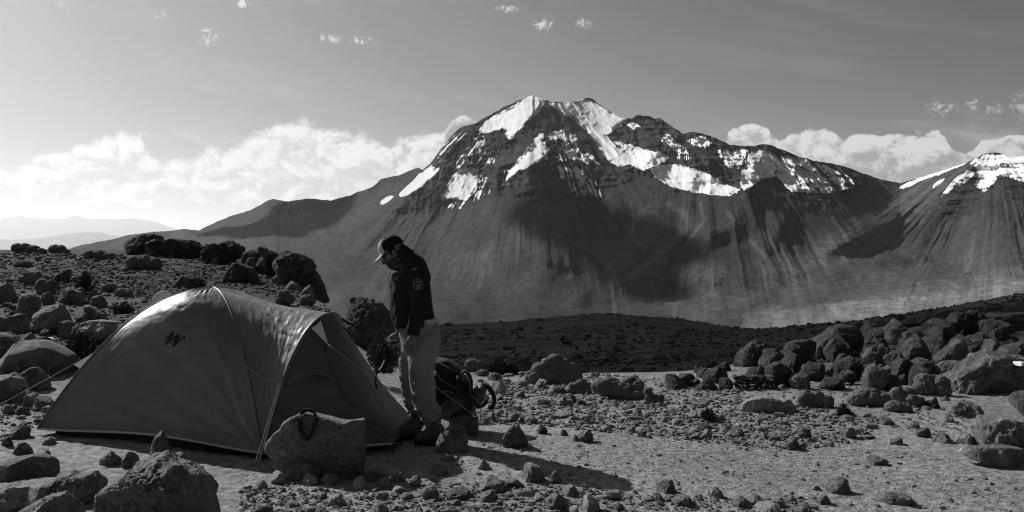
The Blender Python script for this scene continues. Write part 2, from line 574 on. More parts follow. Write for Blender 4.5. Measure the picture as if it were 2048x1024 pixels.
SPURS = [  # polyline (px, py, height of the spur in m, half width left px, half width right px)
    [(1066, 190, 40, 60, 26), (1088, 262, 100, 100, 34), (1084, 330, 210, 150, 80), (1083, 390, 260, 170, 140), (1074, 448, 310, 230, 140),
     (1140, 495, 450, 300, 75), (1228, 548, 500, 320, 70)],
    [(950, 246, 60, 60, 60), (905, 300, 170, 80, 90), (862, 350, 200, 90, 110), (760, 430, 180, 120, 120), (620, 500, 110, 130, 110)],
    [(1100, 204, 20, 30, 40), (1150, 275, 60, 50, 40), (1205, 345, 110, 80, 60), (1290, 405, 110, 80, 60), (1350, 440, 60, 60, 60)],
    [(1295, 230, 60, 40, 50), (1318, 280, 130, 50, 60), (1300, 330, 90, 40, 40)],
    [(1395, 264, 60, 40, 60), (1400, 320, 130, 60, 60), (1440, 350, 90, 40, 50), (1440, 365, 40, 30, 30)],
    [(1525, 286, 60, 40, 60), (1505, 360, 110, 50, 70), (1480, 420, 120, 60, 70), (1440, 470, 60, 60, 60)],
    [(1600, 314, 30, 40, 40), (1590, 380, 90, 60, 60), (1560, 440, 110, 70, 60), (1540, 500, 60, 60, 60)],
    [(1975, 306, 90, 60, 40), (1890, 360, 260, 160, 90), (1790, 430, 340, 220, 110), (1700, 485, 300, 220, 110), (1630, 525, 160, 160, 90)],
    [(2005, 307, 80, 40, 50), (2010, 370, 200, 70, 100), (1985, 420, 240, 80, 120), (2010, 470, 200, 90, 120)],
    [(1770, 520, 120, 60, 40), (1810, 503, 160, 70, 50), (1850, 515, 100, 50, 60)],
    [(1380, 560, 180, 110, 80), (1450, 560, 240, 120, 90), (1520, 590, 160, 90, 80)],
    [(545, 398, 90, 60, 80), (560, 440, 160, 90, 110), (520, 480, 100, 90, 110)],
    [(1290, 440, 90, 50, 40), (1330, 500, 190, 80, 50), (1300, 560, 150, 80, 50)],
    [(1385, 420, 80, 40, 40), (1420, 470, 160, 60, 45), (1400, 540, 150, 70, 50)],
    [(985, 545, 90, 120, 70), (1060, 520, 110, 120, 60), (1050, 570, 60, 100, 60)],
    [(800, 350, 60, 40, 60), (770, 395, 120, 60, 70), (700, 440, 90, 80, 80)],
]
SNOW = [  # patches of snow (outline in photo pixels, strength)
    ([(952, 265), (985, 234), (1020, 214), (1062, 191), (1088, 198), (1078, 222), (1062, 238), (1048, 252), (1035, 262), (1018, 282), (1010, 272), (1012, 258), (990, 262), (968, 268)], 1.0),
    ([(878, 402), (892, 372), (912, 345), (940, 335), (962, 338), (950, 352), (964, 362), (948, 385), (932, 402), (912, 398)], 1.0),
    ([(1072, 275), (1085, 262), (1090, 290), (1104, 297), (1080, 316), (1045, 345), (1000, 380), (1018, 345), (1050, 300)], 1.0),
    ([(795, 392), (830, 356), (858, 332), (884, 333), (850, 368), (812, 392)], .95),
    ([(755, 410), (775, 390), (790, 388), (770, 408)], .75),
    ([(1088, 200), (1104, 203), (1130, 206), (1165, 199), (1196, 209), (1244, 237), (1262, 238), (1236, 255), (1212, 272), (1240, 296), (1285, 322), (1300, 352), (1262, 330), (1232, 333), (1206, 312), (1180, 270), (1150, 238), (1118, 222)], 1.0),
    ([(1262, 238), (1288, 252), (1270, 262), (1246, 250)], .55),
    ([(1215, 275), (1300, 300), (1345, 310), (1330, 330), (1292, 345), (1256, 320)], .78),
    ([(1298, 336), (1350, 326), (1400, 338), (1458, 372), (1482, 378), (1455, 392), (1400, 388), (1340, 372), (1312, 358)], 1.05),
    ([(1368, 284), (1400, 270), (1432, 284), (1428, 296), (1390, 296)], .62),
    ([(1475, 385), (1482, 345), (1500, 302), (1535, 300), (1565, 322), (1548, 352), (1512, 366), (1492, 384)], .74),
    ([(1432, 300), (1500, 296), (1485, 345), (1450, 335)], .62),
    ([(1080, 330), (1130, 300), (1190, 360), (1215, 400), (1150, 395), (1110, 350)], .50),
    ([(1090, 260), (1150, 262), (1200, 330), (1150, 330), (1100, 290)], .58),
    ([(1560, 302), (1640, 325), (1700, 350), (1720, 380), (1650, 392), (1580, 385), (1550, 350)], .56),
    ([(1330, 262), (1380, 300), (1400, 330), (1340, 315), (1310, 290)], .50),
    ([(900, 262), (960, 262), (1010, 300), (985, 340), (880, 345), (862, 330)], .42),
    ([(960, 350), (1050, 330), (1000, 385), (930, 420), (880, 420)], .40),
    ([(1935, 322), (1972, 306), (2048, 312), (2130, 300), (2130, 360), (2048, 365), (2000, 352), (1985, 372), (1968, 392), (1948, 375), (1955, 350)], .60),
    ([(2010, 320), (2060, 314), (2130, 320), (2130, 380), (2048, 352)], .72),
    ([(1895, 368), (1935, 335), (1952, 345), (1925, 372), (1880, 398)], .55),
    ([(1795, 374), (1860, 348), (1935, 320), (1935, 326), (1862, 356), (1800, 380)], .85),
    ([(1862, 375), (1888, 355), (1892, 360), (1868, 380)], .8),
    ([(1600, 560), (1602, 560), (1601, 561)], .1),
]
ROCKY = [([(858, 330), (920, 250), (1066, 188), (1180, 190), (1300, 228), (1400, 262), (1525, 284), (1700, 330), (1780, 362), (1720, 395), (1640, 395), (1560, 390),
           (1470, 392), (1340, 378), (1300, 345), (1230, 380), (1180, 405), (1110, 400), (1075, 420), (1020, 385), (960, 400), (880, 430), (800, 430)], 1.0),
         ([(1880, 400), (1940, 330), (1985, 302), (2150, 300), (2150, 390), (2040, 400), (1980, 380), (1940, 430), (1880, 440)], .9),
         ([(1755, 545), (1770, 510), (1810, 495), (1850, 505), (1835, 530), (1800, 550)], .7),
         ([(520, 420), (545, 395), (660, 398), (800, 348), (840, 336), (830, 352), (740, 385), (660, 425), (560, 430)], .6),
         ([(1560, 390), (1720, 380), (1790, 372), (1740, 415), (1640, 440)], .45)]
PALE = [  # pale scree and stream beds: polyline (px, py) + half width, strength
    ([(1335, 405), (1372, 430), (1378, 455), (1340, 490), (1300, 520), (1245, 555)], 9, .8), ([(1455, 425), (1475, 455), (1510, 490), (1530, 515)], 6, .7),
    ([(1405, 410), (1412, 440), (1390, 470), (1370, 490)], 4, .8), ([(1265, 410), (1268, 450), (1262, 470), (1285, 495)], 3, .6),
    ([(1228, 545), (1225, 580), (1232, 625)], 4, .6), ([(1565, 590), (1572, 620), (1500, 655)], 14, .5), ([(1950, 470), (1945, 520), (1915, 560)], 4, .6),
    ([(1520, 430), (1530, 470), (1560, 510)], 7, .45), ([(1590, 480), (1585, 520)], 9, .4), ([(1120, 470), (1180, 500), (1228, 540)], 3, .7),
    ([(1690, 610), (1800, 590), (2060, 545)], 14, .35), ([(1500, 650), (1700, 625), (2100, 585)], 24, .75), ([(620, 468), (650, 462)], 7, .5)]


def poly_dist(px, py, pts):
    # distance to a polyline and the position along it
    best = np.full(px.shape, 1e9)
    par = np.zeros(px.shape)
    side = np.zeros(px.shape)
    for i in range(len(pts) - 1):
        x0, y0 = pts[i][:2]
        x1, y1 = pts[i + 1][:2]
        dx, dy = x1 - x0, y1 - y0
        t = np.clip(((px - x0) * dx + (py - y0) * dy) / (dx * dx + dy * dy), 0, 1)
        d = np.hypot(px - x0 - t * dx, py - y0 - t * dy)
        k = d < best
        best = np.where(k, d, best)
        par = np.where(k, i + t, par)
        side = np.where(k, np.sign((px - x0) * dy - (py - y0) * dx), side)
    return best, par, side


NCOL, NROW = 1100, 300
pxs = np.concatenate([np.linspace(-560, -40, 60)[:-1], np.linspace(-40, 2090, NCOL), np.linspace(2090, 2760, 70)[1:]])
cx, cy = np.array(CREST, float).T
crest = np.interp(pxs, cx, cy)
crest = crest + 2.2 * fbm(pxs / 14, 0.5, oct=4) * np.interp(pxs, [100, 500, 860, 1700, 1800, 1900, 2100], [.6, 1, 1.6, 1.3, .4, .8, 1])
foot = np.full_like(pxs, 720.0)
VV = np.linspace(0, 1, NROW) ** 0.92
PX = np.broadcast_to(pxs, (NROW, len(pxs)))
PY = foot[None, :] + (crest - foot)[None, :] * VV[:, None]
tt = np.interp(pxs, [-600, 130, 500, 860, 1066, 1300, 1500, 1700, 1800, 1900, 2048, 2800], [.25, .27, .33, .48, .56, .58, .50, .42, .36, .40, .46, .4])
d1 = np.interp(pxs, [-600, 130, 500, 860, 1000, 1066, 1190, 1300, 1450, 1560, 1700, 1800, 1900, 2048, 2800],
               [8000, 6500, 5200, 4300, 3950, 3800, 3950, 3750, 3400, 3300, 3600, 3800, 3500, 3100, 2600])
d1 = blur(d1[None, :], 16, 0)[0]
q = (HOR - PY) / FPX
zf = -185.0
D_slope = (tt * d1 - zf)[None, :] / np.maximum(tt[None, :] - q, 0.05)
hpl = np.interp(pxs, [300, 650, 900, 1060, 1180, 1320, 1450, 1600, 1750], [150, 150, 160, 195, 235, 225, 180, 160, 150])
D_plane = blur(hpl[None, :], 20, 0) / np.maximum(-q, 0.012)
_k = 230.0
t2 = .11 + .03 * fbm(pxs / 160, 1.0, oct=3)
D_apron = (t2 * blur(np.interp(pxs, [300, 600, 750, 1450, 1700], [2900, 2900, 4200, 4200, 2500])[None, :], 40, 0)[0] + 190)[None, :] / np.maximum(t2[None, :] - q, 0.004)
D_plane = D_plane * (1 + .16 * fbm(PX / 110, PY / 60, 2.2, 4))
DD = -_k * np.log(np.exp(-D_slope / _k) + np.exp(-np.minimum(D_plane, 40000) / _k) + np.exp(-np.minimum(D_apron, 40000) / _k))      # the slope rises out of the valley floor
DD = np.minimum(DD, 11000)
fade = np.clip((VV[:, None]) / 0.12, 0, 1)
off = np.zeros_like(DD)
wav = 14 * fbm(PX / 70, PY / 50, 3.0, 4)
for s in SPURS:
    arr = np.array(s, float)
    d, par, side = poly_dist(PX + wav, PY + 0.5 * wav, s)
    k = np.arange(len(s))
    amp = np.interp(par, k, arr[:, 2])
    w = np.where(side > 0, np.interp(par, k, arr[:, 4]), np.interp(par, k, arr[:, 3]))
    wm = (np.interp(par, k, arr[:, 4]) + np.interp(par, k, arr[:, 3])) / 2
    e_ = sstep(np.minimum(par, len(s) - 1 - par), 0, .35)
    w = w * e_ + wm * (1 - e_)
    prof = np.clip(1 - d / w, 0, None)
    prof = np.sqrt(prof * prof + 0.0006) - 0.0245
    off = np.maximum(off, amp * prof) * 0.7 + (off + amp * prof) * 0.3
off = blur(off, 2.5, 2.0)
DD = DD - off * fade
# gullies and crags
rock = np.zeros_like(DD)
for poly, s in ROCKY:
    rock = np.maximum(rock, in_poly(PX + wav, PY + wav * .6, poly) * s)
_cell = (2090 + 40) / NCOL
rock = blur(rock, 7, 5)
XW = (PX - 1024) / FPX * DD
ZW = CAMZ + q * DD
ap = [(1070, 120), (1400, 60), (1990, 270), (560, 330)]
wsel = np.stack([np.interp(PX, [900, 1100, 1240, 1330], [1, 1, 1, 0]) * np.interp(PX, [600, 800], [0, 1]), np.interp(PX, [1240, 1330, 1700, 1800], [0, 1, 1, 0]),
                 np.interp(PX, [1700, 1800], [0, 1]), np.interp(PX, [600, 800], [1, 0])])
gul = np.zeros_like(DD)
streak = np.zeros_like(DD)
rill = np.zeros_like(DD)
for (axx, ayy), w in zip(ap, wsel):
    th = np.arctan2(PX + .4 * wav - axx, np.maximum(PY - ayy, 1))
    rr_ = np.hypot(PX - axx, PY - ayy)
    gul += w * ((ridged(th * 9, rr_ / 500 + 3, 1.0, 4) - .3) * (.55 + .9 * sstep(fbm(th * 5 + 9, rr_ / 160, 4.0, 3), -.25, .3)))
    streak += w * fbm(th * 55, rr_ / 120, 2.0, 4)
    rill += w * fbm(th * 150, rr_ / 60, 5.0, 3)
hi = sstep(VV[:, None] * np.ones_like(PX), .17, .4)
DD = DD - fade * (gul * np.interp(PX, [600, 900, 1700, 1850], [26, 36, 36, 20]) * hi * (1 - .5 * rock)) - fade * hi * streak * 7 * (1 - rock)
crag = ridged(XW / 150, ZW / 170, 7.0, 6, .58)
crag2 = ridged(XW / 46 + .35 * ZW / 46, ZW / 60, 2.0, 4, .6)
strat = vnoise(XW / 400 + 2, ZW / 26, 9.0)
snow = np.zeros_like(DD)
for poly, s in SNOW:
    snow = np.maximum(snow, blur((in_poly(PX + wav * .35, PY + wav * .25, poly) * s).astype(float), 2.6, 2.2))
buried = 1 - .75 * sstep(snow, .6, .95)
DD = DD - fade * rock * buried * (125 * (crag - .35) + 52 * (crag2 - .35) + 14 * strat * sstep(PX, 1300, 1450))
DD = DD - fade * (1 - rock) * 11 * fbm(XW / 70, ZW / 70, 5.0, 5)
XW = (PX - 1024) / FPX * DD
ZW = CAMZ + q * DD
# rolling hills on the valley floor
vmask = sstep(PY, 500, 560) * (1 - sstep(PY, 655, 700))
ZW = ZW + vmask * (38 * fbm(XW / 420, DD / 520, 3.3, 4) + 30 * sstep(PX, 1300, 1380) * (1 - sstep(PX, 1500, 1600)) * np.maximum(0, fbm(XW / 260 + 4, DD / 330, 8.1, 2) + .15))
MS = 0.5                                         # the range stands 1 to 4 km away
XW, DD, ZW = XW * MS, DD * MS, CAMZ + (ZW - CAMZ) * MS
# far side of the crest, so that the range is a solid body
back = []
for k in range(1, 9):
    db = DD[-1] + 80 * k
    back.append(np.stack([(pxs - 1024) / FPX * db, db, ZW[-1] - 6 * k * k - 10 * k], -1))
mv = np.concatenate([np.stack([XW, DD, ZW], -1), np.array(back)], 0)
nrow = mv.shape[0]
# snow lies where the patches are, broken up by crags and gullies
P3 = np.stack([XW, DD, ZW], -1)
nn = np.cross(np.gradient(P3, axis=1), np.gradient(P3, axis=0))
nz = np.abs(nn[..., 2]) / np.maximum(np.linalg.norm(nn, axis=-1), 1e-9)
steep = sstep(-nz, -.72, -.35)
brk = .30 * blur(steep, 1.5, 1.5) * (rock > .15) + .20 * (crag - .3) * (rock > .2) + .16 * streak + .24 * rill + .10 * fbm(PX / 4, PY / 4, 8.0, 3)
edge = snow - brk * np.where(snow > .9, .35, 1.0)
snowm = sstep(edge, .33, .44)
# colour: dark lava and scree, pale stream beds, sunlit ground painted paler
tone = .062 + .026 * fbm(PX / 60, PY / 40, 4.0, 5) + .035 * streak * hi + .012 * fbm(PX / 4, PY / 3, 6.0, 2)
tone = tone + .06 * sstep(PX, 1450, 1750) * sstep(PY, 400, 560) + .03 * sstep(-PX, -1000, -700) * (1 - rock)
for pts, w, s in PALE:
    d, par, side = poly_dist(PX + wav * .5, PY + wav * .3, pts)
    tone = tone + .10 * s * (1 - sstep(d, w * .3, w * .9 + 2)) * (0.8 + .5 * fbm(PX / 9, PY / 5, 1.5, 3))
# paler scree and plain, with sunlight painted in on the right-hand mountain's left flank
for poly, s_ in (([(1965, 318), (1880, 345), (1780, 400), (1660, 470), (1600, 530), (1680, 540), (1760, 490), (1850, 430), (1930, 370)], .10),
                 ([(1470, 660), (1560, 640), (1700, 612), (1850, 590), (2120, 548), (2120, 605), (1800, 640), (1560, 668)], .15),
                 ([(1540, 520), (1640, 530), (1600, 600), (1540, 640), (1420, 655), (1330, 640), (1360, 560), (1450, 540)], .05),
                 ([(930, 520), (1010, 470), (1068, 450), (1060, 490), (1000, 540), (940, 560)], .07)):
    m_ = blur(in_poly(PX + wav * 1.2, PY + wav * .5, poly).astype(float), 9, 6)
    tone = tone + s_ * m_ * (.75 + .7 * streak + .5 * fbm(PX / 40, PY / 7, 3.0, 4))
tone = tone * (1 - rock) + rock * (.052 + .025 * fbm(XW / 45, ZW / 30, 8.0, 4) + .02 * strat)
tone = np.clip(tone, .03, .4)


def ext(a):
    return np.concatenate([a, np.repeat(a[-1:], nrow - NROW, 0)], 0)


def mountain_mat():
    def fn(N, b):
        p = geo_pos(N)
        t, s = vattr(N, 'tone'), vattr(N, 'snow')
        n1 = N.noise(p, 0.06, 6, 0.7)
        n2 = N.noise(p, 0.24, 4, 0.7)
        c = N.m('MULTIPLY', t, N.rng(n1, 0.3, 0.72, 0.65, 1.3))
        sm = N.rng(N.m('ADD', s, N.m('MULTIPLY', N.m('SUBTRACT', n1, 0.5), 0.5)), 0.38, 0.62)
        c = N.mix(sm, c, 0.86)
        h = N.m('MULTIPLY', N.m('ADD', n1, N.m('MULTIPLY', n2, 0.4)), N.m('SUBTRACT', 1.0, N.m('MULTIPLY', sm, 0.95)))
        return c, h, 9.0
    return material('mountain_scree_and_snow', fn, 0.95, 0.05)


M['mountain'] = mountain_mat()
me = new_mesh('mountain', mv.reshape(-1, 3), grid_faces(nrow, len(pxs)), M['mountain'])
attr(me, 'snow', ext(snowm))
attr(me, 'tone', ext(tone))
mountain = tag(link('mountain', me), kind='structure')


# far hills on the left, 18 to 45 km away
def hill_mat():
    def fn(N, b):
        n = N.noise(geo_pos(N), 0.002, 5, 0.6)
        return N.rng(n, 0.3, 0.7, 0.07, 0.16), N.noise(geo_pos(N), 0.004, 5, 0.6), 60.0
    return material('far_hill_soil', fn, 0.95, 0.05)


M['hill'] = hill_mat()
HILLS = [(30000, [(-700, 470), (-300, 480), (0, 479), (60, 478), (100, 474), (130, 467), (170, 464), (200, 464), (228, 470), (300, 482), (420, 497), (900, 505), (1500, 505)]),
         (52000, [(-700, 440), (-300, 446), (0, 437), (25, 434), (42, 430), (58, 435), (100, 438), (128, 437), (147, 430), (165, 436), (220, 438), (270, 437), (310, 444),
                  (400, 470), (600, 490), (1500, 500)])]
for d, prof in HILLS:
    hp = np.linspace(-700, 1500, 420)
    a, b_ = np.array(prof, float).T
    top = np.interp(hp, a, b_) + 2.0 * fbm(hp / 30, d / 1000.0, oct=5)
    rows = []
    for k in range(-14, 10):
        f = 1 - abs(k / 14.0 if k < 0 else k / 10.0) ** 1.2
        dk = d + k * d * 0.018 + 0
        ztop = CAMZ + (HOR - top) / FPX * d
        z = -450 + (ztop + 450) * f
        z = z + 0.02 * d * .12 * fbm(hp / 25 + k * .35, k * .6 + d, oct=4) * (k != 0)
        rows.append(np.stack([(hp - 1024) / FPX * dk, np.full_like(hp, dk), z], -1))
    rows = np.array(rows)
    tag(link('hill', new_mesh('hill', rows.reshape(-1, 3), grid_faces(rows.shape[0], len(hp)), M['hill'])), kind='structure')


# ---------------------------------------------------------------- cumulus overhead whose shadow lies on the valley and the rocks beyond the camp
def cloud_mat():
    def fn(N, b):
        return 0.9, N.noise(geo_pos(N), 0.02, 5, 0.6), 25.0
    return material('cloud_vapour', fn, 1.0, 0.0)


M['cloud'] = cloud_mat()


def ico(sub):
    bm = bmesh.new()
    bmesh.ops.create_icosphere(bm, subdivisions=sub, radius=1.0)
    v = np.array([p.co[:] for p in bm.verts])
    f = np.array([[q_.index for q_ in p.verts] for p in bm.faces])
    bm.free()
    return v, f


ICO = {k: ico(k) for k in (1, 2, 3, 4, 5, 6)}


def join(parts):
    vs, fs, n = [], [], 0
    for v, f in parts:
        vs.append(v)
        fs.append(f + n)
        n += len(v)
    return np.vstack(vs), np.vstack(fs)


def cumulus(target, alt, spots, seed):
    # target: ground point the middle of the shadow falls on
    r_ = np.random.default_rng(seed)
    c = np.array(target) + np.array(SUN) * ((alt - target[2]) / SUN.z)
    parts = []
    for (dx, dy, rad) in spots:
        v, f = ICO[3]
        n = 1 + .22 * fbm(v[:, 0] * 2 + dx, v[:, 1] * 2 + dy, v[:, 2] * 2, 3)
        w = v * n[:, None] * np.array([rad, rad, rad * .45])
        w[:, 2] = np.maximum(w[:, 2], -rad * .12)
        parts.append((w + np.array([dx, dy, r_.uniform(0, 25)]), f))
    v, f = join(parts)
    o = link('cloud', new_mesh('cloud', v, f, M['cloud']), loc=tuple(c))
    return tag(o, kind='structure')


_u, _w = np.array([.588, .809]), np.array([.809, -.588])        # away from the camp, and along the shadow's edge
_sp = []
for a_, b_, r_ in [(75, -30, 60), (70, 60, 55), (72, 140, 60), (80, -110, 60), (150, 20, 110), (170, 150, 120), (160, -140, 100), (280, 60, 150), (300, 230, 150),
                   (280, -120, 130), (400, 120, 140), (420, 320, 140), (380, -60, 120), (500, 220, 110), (330, -260, 150), (430, -200, 150), (250, -230, 120), (470, -330, 130), (520, -90, 130), (560, 60, 120)]:
    p_ = _u * (a_ + 5) + _w * b_
    _sp.append((p_[0], p_[1], r_))
cumulus((0, 0, 0), 2050, _sp, 5)


def shadow_at(px, py, d):
    return tuple(pix(px, py, d))


# two more of the same broken cloud field: their shadows dapple the range
cumulus(shadow_at(1205, 478, 2000), 2250, [(-60, 0, 90), (40, 40, 95), (90, -60, 80), (-30, -110, 80), (-110, 90, 60), (60, 150, 70), (0, -30, 100)], 6)
cumulus(shadow_at(580, 455, 2900), 2300, [(-160, 0, 120), (0, 60, 130), (140, -20, 120), (260, 60, 90), (-60, -120, 110)], 7)


# heath: low dark tufts and stones over the plain beyond the camp
hr = np.random.default_rng(21)
hv, hf, hn = [], [], 0
hpx = hr.uniform(640, 2100, 9000)
hd = np.exp(hr.uniform(math.log(32), math.log(470), 9000))
hx = (hpx - 1024) / FPX * hd
keep = fbm(hx / 30, hd / 45, 2.0, 3) + hr.uniform(-.35, .35, 9000) > -.02
hx, hd = hx[keep], hd[keep]
hz = ground_z(hx, hd)
IV1, IF1 = ICO[1]
for a, b, c in zip(hx, hd, hz):
    w = hr.uniform(.10, .32) * (1 + b / 260) * (1 if hr.random() > .05 else 2.2)
    v = IV1 * (1 + .35 * hr.uniform(-1, 1, (len(IV1), 1))) * np.array([w, w, w * hr.uniform(.45, .8)])
    hv.append(v + np.array([a, b, c + .1 * w]))
    hf.append(IF1 + hn)
    hn += len(IV1)


def heath_mat():
    def fn(N, b):
        n = N.noise(geo_pos(N), 1.5, 4, 0.7)
        return N.rng(n, 0.3, 0.7, 0.03, 0.11), None, 0
    return material('heath_tufts', fn, 0.95, 0.1)


M['heath'] = heath_mat()
tag(link('heath', new_mesh('heath', np.vstack(hv), np.vstack(hf), M['heath'], smooth=False)), kind='stuff')


# ---------------------------------------------------------------- rocks
def cut_planes(v, r_, n, lo=.55, hi=.92, keep_front=False):
    # chips flat facets off a unit-ish body
    for _ in range(n):
        d = r_.normal(size=3)
        if keep_front:
            d[1] = -abs(d[1]) * 2.2
        d /= np.linalg.norm(d)
        ext = (v @ d).max()
        lim = ext * r_.uniform(lo, hi)
        s = v @ d
        over = np.maximum(s - lim, 0)
        v = v - np.outer(over, d) * 0.97
    return v


def stone_mesh(name, seed, sub, mat, planes=9, lo=.5, hi=.9, rough=.10):
    r_ = np.random.default_rng(seed)
    v, f = ICO[sub]
    v = v.copy()
    o = r_.uniform(-50, 50, 3)
    v *= (1 + .5 * fbm(v[:, 0] * 1.1 + o[0], v[:, 1] * 1.1 + o[1], v[:, 2] * 1.1 + o[2], 3))[:, None]
    v = cut_planes(v, r_, planes, lo, hi)
    v *= (1 + rough * .5 * fbm(v[:, 0] * 3.5 + o[1], v[:, 1] * 3.5 + o[2], v[:, 2] * 3.5 + o[0], 3))[:, None]
    mn, mx = v.min(0), v.max(0)
    v = (v - (mn + mx) / 2) / (mx - mn)          # fills a unit box
    me = new_mesh(name, v, f, mat, smooth=True)
    if hasattr(me, 'set_sharp_from_angle'):
        me.set_sharp_from_angle(angle=R(28))
    return me


def outline_rock(outline, y, thick, seed, mat, sub=4, box=.62, planes=7, rough=.03, chip=2):
    # a solid rock whose front view follows a traced outline; thick = depth in metres
    r_ = np.random.default_rng(seed)
    P = np.array(outline, float)
    W_ = np.stack([(P[:, 0] - 1024) / FPX * y, CAMZ - (P[:, 1] - HOR) / FPX * y], -1)
    c = (W_.max(0) + W_.min(0)) / 2 * .5 + W_.mean(0) * .5
    th = np.arctan2(W_[:, 1] - c[1], W_[:, 0] - c[0])
    rad = np.hypot(W_[:, 1] - c[1], W_[:, 0] - c[0])
    k = np.argsort(th)
    th, rad = th[k], rad[k]
    th = np.concatenate([th - 2 * np.pi, th, th + 2 * np.pi])
    rad = np.tile(rad, 3)
    v, f = ICO[sub]
    phi = np.arctan2(v[:, 2], v[:, 0])
    rho = np.hypot(v[:, 0], v[:, 2])
    # ray against the outline's straight edges
    Q = W_ - c
    ca, sa = np.cos(phi), np.sin(phi)
    rr2 = np.zeros(len(v))
    for i in range(len(Q)):
        a_, b_ = Q[i], Q[(i + 1) % len(Q)]
        e_ = b_ - a_
        den = ca * e_[1] - sa * e_[0]
        den = np.where(np.abs(den) < 1e-9, 1e-9, den)
        t_ = (a_[0] * e_[1] - a_[1] * e_[0]) / den
        u_ = (a_[0] * sa - a_[1] * ca) / den
        ok_ = (t_ > 0) & (u_ >= -1e-6) & (u_ <= 1 + 1e-6)
        rr2 = np.where(ok_, np.maximum(rr2, t_), rr2)
    rr2 = np.where(rr2 <= 0, np.interp(phi, th, rad), rr2)
    s = rho ** box
    dep = np.sign(v[:, 1]) * np.abs(v[:, 1]) ** (box * .9)
    size = rad.mean()
    o = r_.uniform(-40, 40, 3)
    w = np.stack([s * rr2 * np.cos(phi), dep * thick * .5, s * rr2 * np.sin(phi)], -1)
    front = np.abs(v[:, 1])
    # facets on the faces towards and away from the camera
    wn = w / np.array([size, thick * .5, size])
    wn = cut_planes(wn, r_, planes, .62, .92, True)
    if chip == 2:
        wn = cut_planes(wn, r_, 9, .60, .86)
    # broken faces: some look up and to the left, some forward and to the right
    for d in ((-.75, -.5, .55), (-.25, -.55, .85), (.75, -.6, .35), (-.9, -.35, .1)):
        if chip == 0 or r_.random() < .2:
            continue
        d = np.array(d) + r_.normal(size=3) * .22
        d /= np.linalg.norm(d)
        s_ = wn @ d
        lim = s_.max() * (r_.uniform(.52, .8) if chip == 2 else r_.uniform(.74, .92))
        wn = wn - np.outer(np.maximum(s_ - lim, 0), d) * .96
    w = wn * np.array([size, thick * .5, size])
    q_ = w / size
    lump = fbm(q_[:, 0] * 1.3 + o[1], q_[:, 1] * 1.3 + o[2], q_[:, 2] * 1.3 + o[0], 2)
    w[:, 1] = w[:, 1] * (1 + .45 * lump)
    n1 = ridged(q_[:, 0] * 1.7 + o[0], q_[:, 1] * 1.7 + o[1], q_[:, 2] * 1.7 + o[2], 4) - .3
    n2 = fbm(q_[:, 0] * 6 + o[2], q_[:, 1] * 6 + o[0], q_[:, 2] * 6 + o[1], 3)
    nr = v.copy()
    n3 = fbm(q_[:, 0] * 15 + o[1], q_[:, 1] * 15 + o[0], q_[:, 2] * 15 + o[2], 2)
    w = w + nr * (size * (rough * 2.2 * n1 + rough * 1.5 * n2 + rough * .8 * n3))[:, None] * (0.35 + .65 * front)[:, None]
    loc = np.array([c[0], y, c[1]])
    me = new_mesh('rock', w, f, mat, smooth=True)
    if hasattr(me, 'set_sharp_from_angle'):
        me.set_sharp_from_angle(angle=R(24))
    return me, loc


def bbox_outline(x0, y0, x1, y1, seed, n=None, peak=None):
    # an uneven, angular outline that fills a box: a lop-sided top over a flatter foot
    r_ = np.random.default_rng(seed)
    k = r_.uniform(.28, .72)                      # where the top is highest
    lh, rh = r_.uniform(.35, .8), r_.uniform(.35, .8)
    pts = [(0.0, r_.uniform(.72, .9)), (r_.uniform(0, .06), lh), (k * r_.uniform(.35, .6), r_.uniform(.08, .5) * lh), (k, 0.0),
           (k + (1 - k) * r_.uniform(.3, .6), r_.uniform(.08, .5) * rh), (1 - r_.uniform(0, .08), rh), (1.0, r_.uniform(.7, .92)),
           (r_.uniform(.72, .95), 1.0), (r_.uniform(.4, .6), r_.uniform(.94, 1.0)), (r_.uniform(.05, .25), 1.0)]
    return [(x0 + a * (x1 - x0), y0 + b * (y1 - y0)) for a, b in pts]


def put_rock(name, label, cat, outline, base, mat='rock', thick=.8, seed=1, y=None, sub=5, group=None, box=.66, planes=5, rough=.065, sink=.12, chip=1):
    P = np.array(outline, float)
    cx_ = (P[:, 0].min() + P[:, 0].max()) / 2
    if y is None:
        y = ground_hit(cx_, base) or 30.0
    wid = (P[:, 0].max() - P[:, 0].min()) / FPX * y
    t = wid * thick
    yc = y + t * .30
    # the foot goes a little into the ground
    hgt = P[:, 1].max() - P[:, 1].min()
    low = P[:, 1] > P[:, 1].max() - hgt * .22
    P[low, 1] += hgt * sink
    me, loc = outline_rock(P, yc, t, seed, M[mat], sub, box, planes, rough, chip)
    o = link(name, me, loc=tuple(loc))
    return tag(o, label, cat, group)


# big rocks: traced outlines --------------------------------------------------------------
put_rock('boulder', 'large rough boulder cropped by the lower edge of the picture, before the tent', 'boulder',
         [(160, 1060), (170, 1024), (180, 1000), (204, 984), (242, 961), (263, 938), (284, 924), (309, 921), (335, 924), (366, 928), (381, 943), (402, 951),
          (412, 964), (418, 987), (428, 1024), (430, 1070), (300, 1090)], 1075, 'rock', .75, 11, sub=6, rough=.09)
put_rock('boulder', 'broad dark boulder at the left picture edge above a flat pale slab', 'boulder',
         [(-40, 940), (0, 925), (30, 918), (60, 912), (75, 908), (95, 918), (105, 935), (108, 955), (90, 972), (40, 985), (-40, 985)], 985, 'rock', .8, 12, rough=.04)
put_rock('rock_slab', 'flat rock slab with a bright top at the left picture edge', 'rock',
         [(-50, 980), (0, 974), (50, 968), (95, 966), (103, 972), (105, 990), (60, 1008), (0, 1022), (-50, 1024)], 1020, 'rock_pale', 1.1, 13)
